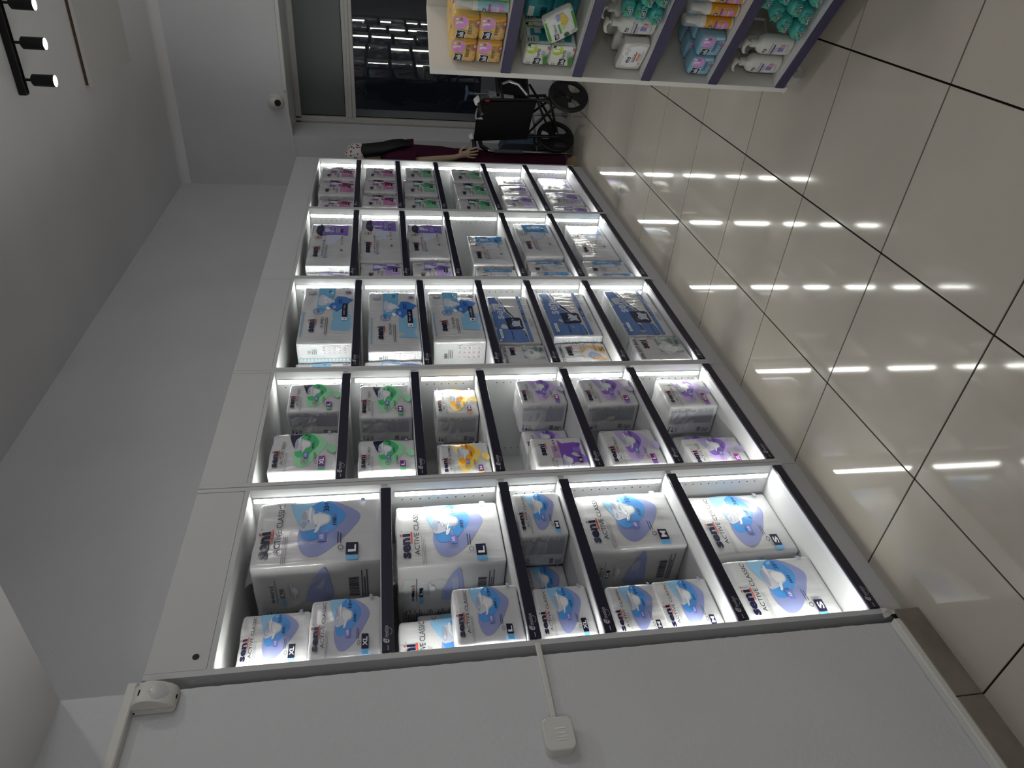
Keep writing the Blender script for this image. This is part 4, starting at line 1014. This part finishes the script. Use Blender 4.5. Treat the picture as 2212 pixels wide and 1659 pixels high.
# ------------------------------------------------------------------ folded wheelchair at the far end
wc = thing('wheelchair', 'black folding wheelchair seen from behind with white-capped push handles', 'wheelchair', (4.49, -.315, 0), math.atan2(-.82, -.57))
WR = .155
for sx in (-1, 1):
    x = sx * .235
    w_ = MB().lathe([(.132, -.013), (.146, -.016), (.154, -.010), (.155, 0), (.154, .010), (.146, .016), (.132, .013), (.130, 0), (.132, -.013)], RUBBER, 40, c=(x, 0, WR), axis='x', cap=False).build('wheel', wc)
    mb = MB(); N = 36
    for q in range(N):                      # rim ring
        pass
    mb.lathe([(.120, -.009), (.133, -.010), (.133, .010), (.120, .009), (.120, -.009)], BLACKP, 40, c=(x, 0, WR), axis='x', cap=False)
    mb.lathe([(.004, -.020), (.030, -.018), (.034, -.010), (.034, .010), (.030, .018), (.004, .020)], BLACKP, 24, c=(x, 0, WR), axis='x')
    for q in range(3):
        a = q * 2 * PI / 3 + .4; ca, sa = math.cos(a), math.sin(a); V = []
        for (rad, hw) in ((.024, .030), (.07, .036), (.122, .082)):
            for (hh, xx) in ((-hw, -.007), (hw, -.007), (hw, .007), (-hw, .007)):
                V.append((x + xx, rad * ca - hh * sa, WR + rad * sa + hh * ca))
        mb.add(V, [(i * 4 + k, i * 4 + (k + 1) % 4, i * 4 + 4 + (k + 1) % 4, i * 4 + 4 + k) for i in (0, 1) for k in range(4)] + [(3, 2, 1, 0), (8, 9, 10, 11)], BLACKP)
    mb.build('rim', w_)
    mb = MB().lathe([(.006, -.012), (.075, -.012), (.078, 0), (.075, .012), (.006, .012)], RUBBER, 28, c=(sx * .20, .40, .078), axis='x'); c_ = mb.build('castor', wc)
    MB().tube([(sx * .20, .40, .078), (sx * .222, .40, .085), (sx * .222, .38, .20)], .010, BLACK, 8).build('castor_fork', c_)
    fr = MB(); x2 = sx * .205
    fr.tube([(x2, -.02, .13), (x2, -.03, .45), (x2, -.05, .80), (x2, -.065, .835)], .0125, BLACK, 12)
    fr.tube([(x2, -.02, .14), (x2, .36, .17), (x2, .40, .22)], .0115, BLACK, 10)
    fr.tube([(x2, -.03, .46), (x2, .38, .47), (x2, .40, .20)], .0115, BLACK, 10)
    fr.tube([(x2, -.035, .66), (x2, .26, .68), (x2, .30, .64), (x2, .30, .47)], .0105, BLACK, 10)
    fr.tube([(sx * .19, .0, WR), (sx * .25, 0, WR)], .010, ALU, 10)
    fr.build('side_frame', wc)
    h = MB().tube([(x2, -.062, .825), (x2, -.085, .845), (x2, -.17, .838), (x2, -.185, .832)], [.014, .0165, .0165, .014], BLACKP, 12).build('push_handle', wc)
    MB().tube([(x2, -.02, .85), (x2, -.055, .862), (x2, -.088, .858)], [.010, .026, .021], mat('white_handle_cap', '#cfcfd0', .4, .4), 14).build('handle_cap', h)
    MB().tube([(x2 - sx * .01, -.09, .80), (x2 - sx * .012, -.13, .79), (x2 - sx * .012, -.16, .80)], .005, BLACK, 8).build('brake_lever', wc)
    MB().box((x2 - .012 if sx < 0 else x2 - .004, -.075, .765), (x2 + .004 if sx < 0 else x2 + .012, -.055, .80), mat('red_plastic', '#8d2526', .4, .4), .003).build('red_catch', wc)
    mb = MB(); V = []; pr = [(.0, .47), (.27, .48), (.29, .60), (.25, .665), (.02, .655)]
    for xx in (x2 - .006, x2 + .006): V += [(xx, p[0], p[1]) for p in pr]
    mb.add(V, [(0, 1, 2, 3, 4), (9, 8, 7, 6, 5)] + [(k, 5 + k, 5 + (k + 1) % 5, (k + 1) % 5) for k in range(5)], FABRIC); sp_ = mb.build('side_panel', wc)
    MB().tube([(x2 + sx * .008, .0, .47), (x2 + sx * .008, .10, .53), (x2 + sx * .008, .13, .60), (x2 + sx * .008, .10, .66)], .013, ALU, 10).build('grey_trim', sp_)
    MB().box((x2 - .022, .0, .682), (x2 + .022, .27, .705), BLACKP, .008).build('armrest', wc)
mb = MB(); V = []; F = []
NX, NZ = 8, 12
for i in range(NX + 1):
    for j in range(NZ + 1):
        u = -1 + 2 * i / NX; z = .40 + .445 * j / NZ
        V.append((u * .217, -.046 - .09 * max(0, z - .45) + .025 * (1 - u * u), z))
for i in range(NX):
    for j in range(NZ): F.append((i * (NZ + 1) + j, (i + 1) * (NZ + 1) + j, (i + 1) * (NZ + 1) + j + 1, i * (NZ + 1) + j + 1))
mb.add(V, F, FABRIC, True)
mb.add([(v[0], v[1] - .006, v[2]) for v in V], [q[::-1] for q in F], FABRIC, True)
bk = mb.build('backrest', wc, fix=False)
MB().tube([(-.19, -.043, .62), (0, -.018, .615), (.19, -.043, .62)], .009, FABRIC, 8).build('fold_seam', bk)
mb = MB(); mb.add([(-.10, -.05, .825), (-.02, -.035, .83), (-.03, -.028, .77), (-.07, -.034, .755), (-.13, -.05, .775)], [(0, 1, 2, 3, 4)], mat('grey_patch', '#34383c', .8, .2)); mb.build('grey_patch', bk, fix=False)
mb = MB(); V = []; F = []
for i in range(7):
    for j in range(5):
        u = -1 + 2 * i / 6; V.append((u * .20, -.01 + .39 * j / 4, .462 - .04 * (1 - u * u)))
for i in range(6):
    for j in range(4): F.append((i * 5 + j, (i + 1) * 5 + j, (i + 1) * 5 + j + 1, i * 5 + j + 1))
mb.add(V, F, FABRIC, True); mb.add([(v[0], v[1], v[2] - .008) for v in V], F, FABRIC, True); mb.build('seat', wc, fix=False)
MB().tube([(-.20, .10, .16), (.20, .12, .44)], .010, BLACK, 10).tube([(.20, .10, .16), (-.20, .12, .44)], .010, BLACK, 10).tube([(-.2, -.01, .20), (.2, -.01, .40)], .009, BLACK, 10).tube([(.2, -.01, .20), (-.2, -.01, .40)], .009, BLACK, 10).build('cross_brace', wc)
MB().tube([(-.19, .0, .38), (0, -.05, .36), (.15, -.03, .25), (.22, 0, .18)], .0035, BLACKP, 6).build('brake_cable', wc)
MB().tube([(-.235, -.02, .33), (-.24, -.06, .34), (-.235, -.085, .31)], .009, BLACKP, 8).tube([(.235, -.02, .33), (.24, -.06, .34), (.235, -.085, .31)], .009, BLACKP, 8).build('wheel_lock', wc)
MB().box((.02, .26, .50), (.10, .268, .53), mat('grey_care_label', '#8c8f93', .5, .3)).build('care_label', wc)
pb = thing('plastic_bag_scrap', 'crumpled clear plastic scrap hanging behind the wheelchair handle', 'plastic wrap', (4.44, -.37, .845))
mb = MB(); crumple(mb, (0, 0, -.05), (-.01, .08, 0), (0, 0, .06), (-1, 0, 0), 4, 3, .012, FILM, 5); mb.build('film', pb, fix=False)

# walking frame, wrapped blue-grey seat, cane
wk = thing('walker', 'aluminium walking frame with black grips behind the wheelchair', 'walker', (4.91, .115, 0))
o_ = Vector((4.91, .115, 0)); LG = [Vector((4.59, .0, 0)) - o_, Vector((4.92, -.23, 0)) - o_, Vector((5.10, .0, 0)) - o_, Vector((4.80, .24, 0)) - o_]
for q, L in enumerate(LG):
    top = L * .93 + Vector((0, 0, .70))
    lg = MB().tube([L + Vector((0, 0, .03)), top], .0115, ALU, 12).build('leg', wk)
    MB().lathe([(.018, 0), (.019, .004), (.016, .045), (.012, .05)], GREYP, 14, c=tuple(L)).build('rubber_foot', lg)
    MB().tube([L * .98 + Vector((0, 0, .16)), L * .978 + Vector((0, 0, .19))], .0145, GREYP, 12).build('clip', lg)
for a_, b_ in ((0, 1), (3, 2)):
    A_ = LG[a_] * .93 + Vector((0, 0, .70)); B_ = LG[b_] * .93 + Vector((0, 0, .70))
    h = MB().tube([A_, A_ + (B_ - A_) * .12 + Vector((0, 0, .06)), A_ + (B_ - A_) * .3 + Vector((0, 0, .085)), A_ + (B_ - A_) * .7 + Vector((0, 0, .085)), A_ + (B_ - A_) * .88 + Vector((0, 0, .06)), B_], .0125, ALU, 12).build('side_rail', wk)
    MB().tube([A_ + (B_ - A_) * .02 + Vector((0, 0, .01)), A_ + (B_ - A_) * .12 + Vector((0, 0, .062)), A_ + (B_ - A_) * .42 + Vector((0, 0, .088))], .018, BLACKP, 12).build('grip', h)
    MB().tube([LG[a_] * .97 + Vector((0, 0, .30)), LG[b_] * .97 + Vector((0, 0, .30))], .009, ALU, 10).build('brace', wk)
    MB().tube([LG[a_] * .945 + Vector((0, 0, .42)), LG[a_] * .935 + Vector((0, 0, .66))], .017, GREYP, 12).build('sleeve', wk)
for z in (.34, .62): MB().tube([LG[1] * .95 + Vector((0, 0, z)), LG[2] * .95 + Vector((0, 0, z))], .010, ALU, 10).build('brace', wk)
ss = thing('wrapped_seat', 'blue-grey plastic seat in clear wrap standing behind the wheelchair', 'seat', (4.86, .02, .0), .5)
mb = MB(); A1 = rrect(.36, .30, .06); mb.loft([[(p[0], -.02, p[1] + .42) for p in A1], [(p[0] * .98, -.045, p[1] * .96 + .42) for p in A1], [(p[0], .03, p[1] + .42) for p in A1]], BLUEG); mb.build('seat_shell', ss)
mb = MB(); mb.box((-.14, -.03, .0), (-.11, .02, .30), GREYP, .006); mb.build('leg', ss); MB().box((.11, -.03, .0), (.14, .02, .30), GREYP, .006).build('leg', ss)
MB().tube([(-.06, -.06, .46), (-.02, -.075, .35), (.0, -.07, .22)], [.022, .026, .022], mat('pale_tube', '#b9bbbc', .4, .4), 12).build('pale_tube', ss)
mb = MB(); crumple(mb, (-.18, -.055, .27), (.36, 0, 0), (0, 0, .32), (0, -1, 0), 8, 8, .03, FILM, 9); mb.build('clear_wrap', ss, fix=False)
cn = thing('walking_cane', 'walking cane with blue-grey T handle standing in front of window', 'cane', (5.10, -.325, 0))
MB().tube([(0, 0, .03), (0, 0, .80)], .0095, ALU, 12).build('shaft', cn)
MB().tube([(0, .058, .862), (0, .03, .855), (0, -.01, .845), (0, -.045, .853), (0, -.062, .85)], [.009, .013, .017, .013, .010], BLUEG, 12).tube([(0, 0, .79), (0, -.002, .845)], [.012, .015], BLUEG, 12).build('handle', cn)
MB().lathe([(.016, 0), (.017, .004), (.012, .035)], RUBBER, 14).build('rubber_tip', cn)
mb = MB(); crumple(mb, (-.012, -.035, .40), (0, .07, 0), (0, 0, .26), (-1, 0, 0), 5, 6, .02, FILM, 15); mb.build('clear_wrap', cn, fix=False)

# ------------------------------------------------------------------ shop mannequin behind the far end of the shelving
mq = thing('mannequin', 'female shop mannequin in maroon scrubs and patterned cap', 'mannequin', (4.57, .09, 0))
SKIN = mat('mannequin_skin', '#a8937a', .45, .4)
MAROON = mat('maroon_cloth', '#3c1228', .85, .2, bump=(200, .2))
def skin_body(name, verts, edges, rad, root, m, parent, sub=2):
    me = bpy.data.meshes.new(name); me.from_pydata(verts, edges, []); me.materials.append(m)
    o = bpy.data.objects.new(name, me); COL.objects.link(o); o.parent = parent
    sk = o.modifiers.new('skin', 'SKIN'); sk.use_smooth_shade = True
    for i, r in enumerate(rad):
        v = me.skin_vertices[0].data[i]; v.radius = r if isinstance(r, tuple) else (r, r); v.use_root = (i == root)
    sb = o.modifiers.new('sub', 'SUBSURF'); sb.levels = sub; sb.render_levels = sub
    dg = bpy.context.evaluated_depsgraph_get(); m2 = bpy.data.meshes.new_from_object(o.evaluated_get(dg))
    o.modifiers.clear(); o.data = m2; bpy.data.meshes.remove(me); return o
V = []; E = []; Rr = []
def jv(p, r, par=None):
    V.append(p); Rr.append(r)
    if par is not None: E.append((par, len(V) - 1))
    return len(V) - 1
pel = jv((0, 0, .98), (.115, .09)); wa = jv((0, -.005, 1.16), (.10, .075), pel); ch = jv((0, .0, 1.34), (.115, .085), wa); sh = jv((0, -.01, 1.46), (.07, .06), ch)
nk = jv((0, 0, 1.54), .042, sh); jw = jv((0, .02, 1.62), (.055, .065), nk); hd_ = jv((0, .015, 1.72), (.072, .085), jw); ct = jv((0, .005, 1.80), (.05, .06), hd_)
for sx in (-1, 1):
    fw = 0 if sx < 0 else .16
    _j = jv
    def jv(p_, r_, par=None, fw=fw): return _j((p_[0], p_[1] + (fw * min(1, max(0, (1.44 - p_[2]) / .3)) if p_[2] > .78 else 0), p_[2]), r_, par)
    s_ = jv((sx * .13, -.01, 1.44), .045, sh); e_ = jv((sx * .165, -.055, 1.20), .034, s_); wr = jv((sx * .165, -.085, 1.00), .024, e_)
    pm = jv((sx * .165, -.105, .945), (.016, .030), wr); kn = jv((sx * .165, -.118, .905), (.013, .032), pm)
    for q, (dy, ln) in enumerate(((-.030, .066), (-.010, .078), (.010, .074), (.028, .060))):
        a = jv((sx * .166, -.118 + dy, .895), .0085, kn); b_ = jv((sx * .172, -.124 + dy * 1.25, .895 - ln * .5), .0078, a); jv((sx * .166, -.128 + dy * 1.45, .895 - ln), .0062, b_)
    th = jv((sx * .162, -.138, .965), .010, pm); t2 = jv((sx * .160, -.168, .935), .0088, th); jv((sx * .158, -.182, .905), .007, t2)
    jv = _j
    hp = jv((sx * .075, 0, .90), .078, pel); kne = jv((sx * .085, .01, .50), .052, hp); an = jv((sx * .09, -.03, .10), .034, kne); he = jv((sx * .09, -.04, .045), .032, an); jv((sx * .09, .10, .035), (.036, .024), he)
body = skin_body('body', V, E, Rr, pel, SKIN, mq)
def oval(cx, cy, z, rx, ry, n=28, wob=0.0, ph=0.0): return [(cx + rx * math.cos(2 * PI * k / n) * (1 + wob * math.sin(5 * 2 * PI * k / n + ph)), cy + ry * math.sin(2 * PI * k / n) * (1 + wob * math.sin(4 * 2 * PI * k / n + ph)), z) for k in range(n)]
mb = MB()
mb.loft([oval(0, -.01, 1.585, .058, .058), oval(0, -.01, 1.555, .10, .08), oval(0, -.005, 1.50, .155, .10), oval(0, -.003, 1.44, .165, .108), oval(0, 0, 1.34, .16, .118), oval(0, -.01, 1.22, .135, .105, wob=.02), oval(0, -.005, 1.10, .14, .105, wob=.03), oval(0, .01, .98, .145, .105, wob=.04, ph=1), oval(0, .02, .90, .147, .10, wob=.04, ph=2)], MAROON)
for sx in (-1, 1):
    rg = []
    for t_, r_ in ((0, .055), (.15, .078), (.4, .085), (.8, .080), (1.0, .076)):
        cx = sx * (.125 + .045 * t_); cy = -.01 - .035 * t_; cz = 1.535 - .22 * t_
        rg.append([(cx + r_ * math.cos(2 * PI * k / 20) * .9, cy + r_ * math.sin(2 * PI * k / 20), cz + sx * -.0 + .03 * math.cos(2 * PI * k / 20) * sx * (1 - t_)) for k in range(20)])
    mb.loft(rg, MAROON)
mb.build('scrub_top', mq)
mb = MB()
for sx in (-1, 1): mb.loft([oval(sx * .07, .01, .97, .07, .095), oval(sx * .075, .02, .80, .085, .098), oval(sx * .085, .03, .50, .078, .088, wob=.03), oval(sx * .09, -.01, .25, .07, .08, wob=.04), oval(sx * .09, -.02, .09, .072, .085, wob=.05)], MAROON)
mb.build('trousers', mq)
mb = MB()
mb.loft([oval(0, -.055, 1.76, .075, .055), oval(0, -.070, 1.66, .082, .050), oval(0, -.088, 1.56, .09, .046), oval(0, -.115, 1.49, .10, .036), oval(0, -.135, 1.41, .085, .022), oval(0, -.13, 1.34, .05, .008)], mat('dark_hair', '#141113', .5, .4, bump=(90, .6, (6, 6, .4)))); mb.build('hair', mq)
CAP = bpy.data.materials.new('patterned_cap'); CAP.use_nodes = True; nt = CAP.node_tree; bs = nt.nodes['Principled BSDF']; bs.inputs['Roughness'].default_value = .85
tc = nt.nodes.new('ShaderNodeTexCoord'); vo = nt.nodes.new('ShaderNodeTexVoronoi'); vo.inputs['Scale'].default_value = 42; nt.links.new(tc.outputs['Object'], vo.inputs['Vector'])
r1 = nt.nodes.new('ShaderNodeValToRGB'); r1.color_ramp.interpolation = 'CONSTANT'; e = r1.color_ramp.elements
e[0].position = 0; e[0].color = lin('#b3232b'); e[1].position = .3; e[1].color = lin('#c9a52a')
for ps, cc in ((.45, '#1f2350'), (.65, '#15161a'), (.82, '#2f6a58')): q = e.new(ps); q.color = lin(cc)
se = nt.nodes.new('ShaderNodeSeparateColor'); nt.links.new(vo.outputs['Color'], se.inputs['Color']); nt.links.new(se.outputs[0], r1.inputs['Fac'])
lt = nt.nodes.new('ShaderNodeMath'); lt.operation = 'LESS_THAN'; lt.inputs[1].default_value = .36; nt.links.new(vo.outputs['Distance'], lt.inputs[0])
mx = nt.nodes.new('ShaderNodeMix'); mx.data_type = 'RGBA'; mx.inputs[6].default_value = lin('#cfcdcc'); nt.links.new(lt.outputs[0], mx.inputs[0]); nt.links.new(r1.outputs['Color'], mx.inputs[7]); nt.links.new(mx.outputs[2], bs.inputs['Base Color'])
mb = MB(); mb.loft([oval(0, .0, 1.715, .086, .105), oval(0, -.005, 1.735, .095, .113), oval(0, -.008, 1.78, .097, .112), oval(0, -.005, 1.83, .085, .095), oval(0, 0, 1.86, .05, .055), oval(0, 0, 1.868, .015, .015)], CAP); mb.build('cap', mq)
for sx in (-1, 1):
    mb = MB(); cl = mat('tan_clog', '#8a7a62', .5, .4)
    mb.loft([[(sx * .09 + p[0], p[1], z) for p in [(.048 * math.cos(a), .03 + .135 * math.sin(a)) for a in [2 * PI * k / 24 for k in range(24)]]] for z in (0, .028)], mat('tan_sole', '#a58c68', .6, .3))
    mb.loft([[(sx * .09 + .045 * math.cos(a) * s_, .035 + .125 * math.sin(a) * (s_ + .05), z) for a in [2 * PI * k / 24 for k in range(24)]] for z, s_ in ((.028, 1), (.06, .9), (.085, .6))], cl)
    mb.build('clog', mq)
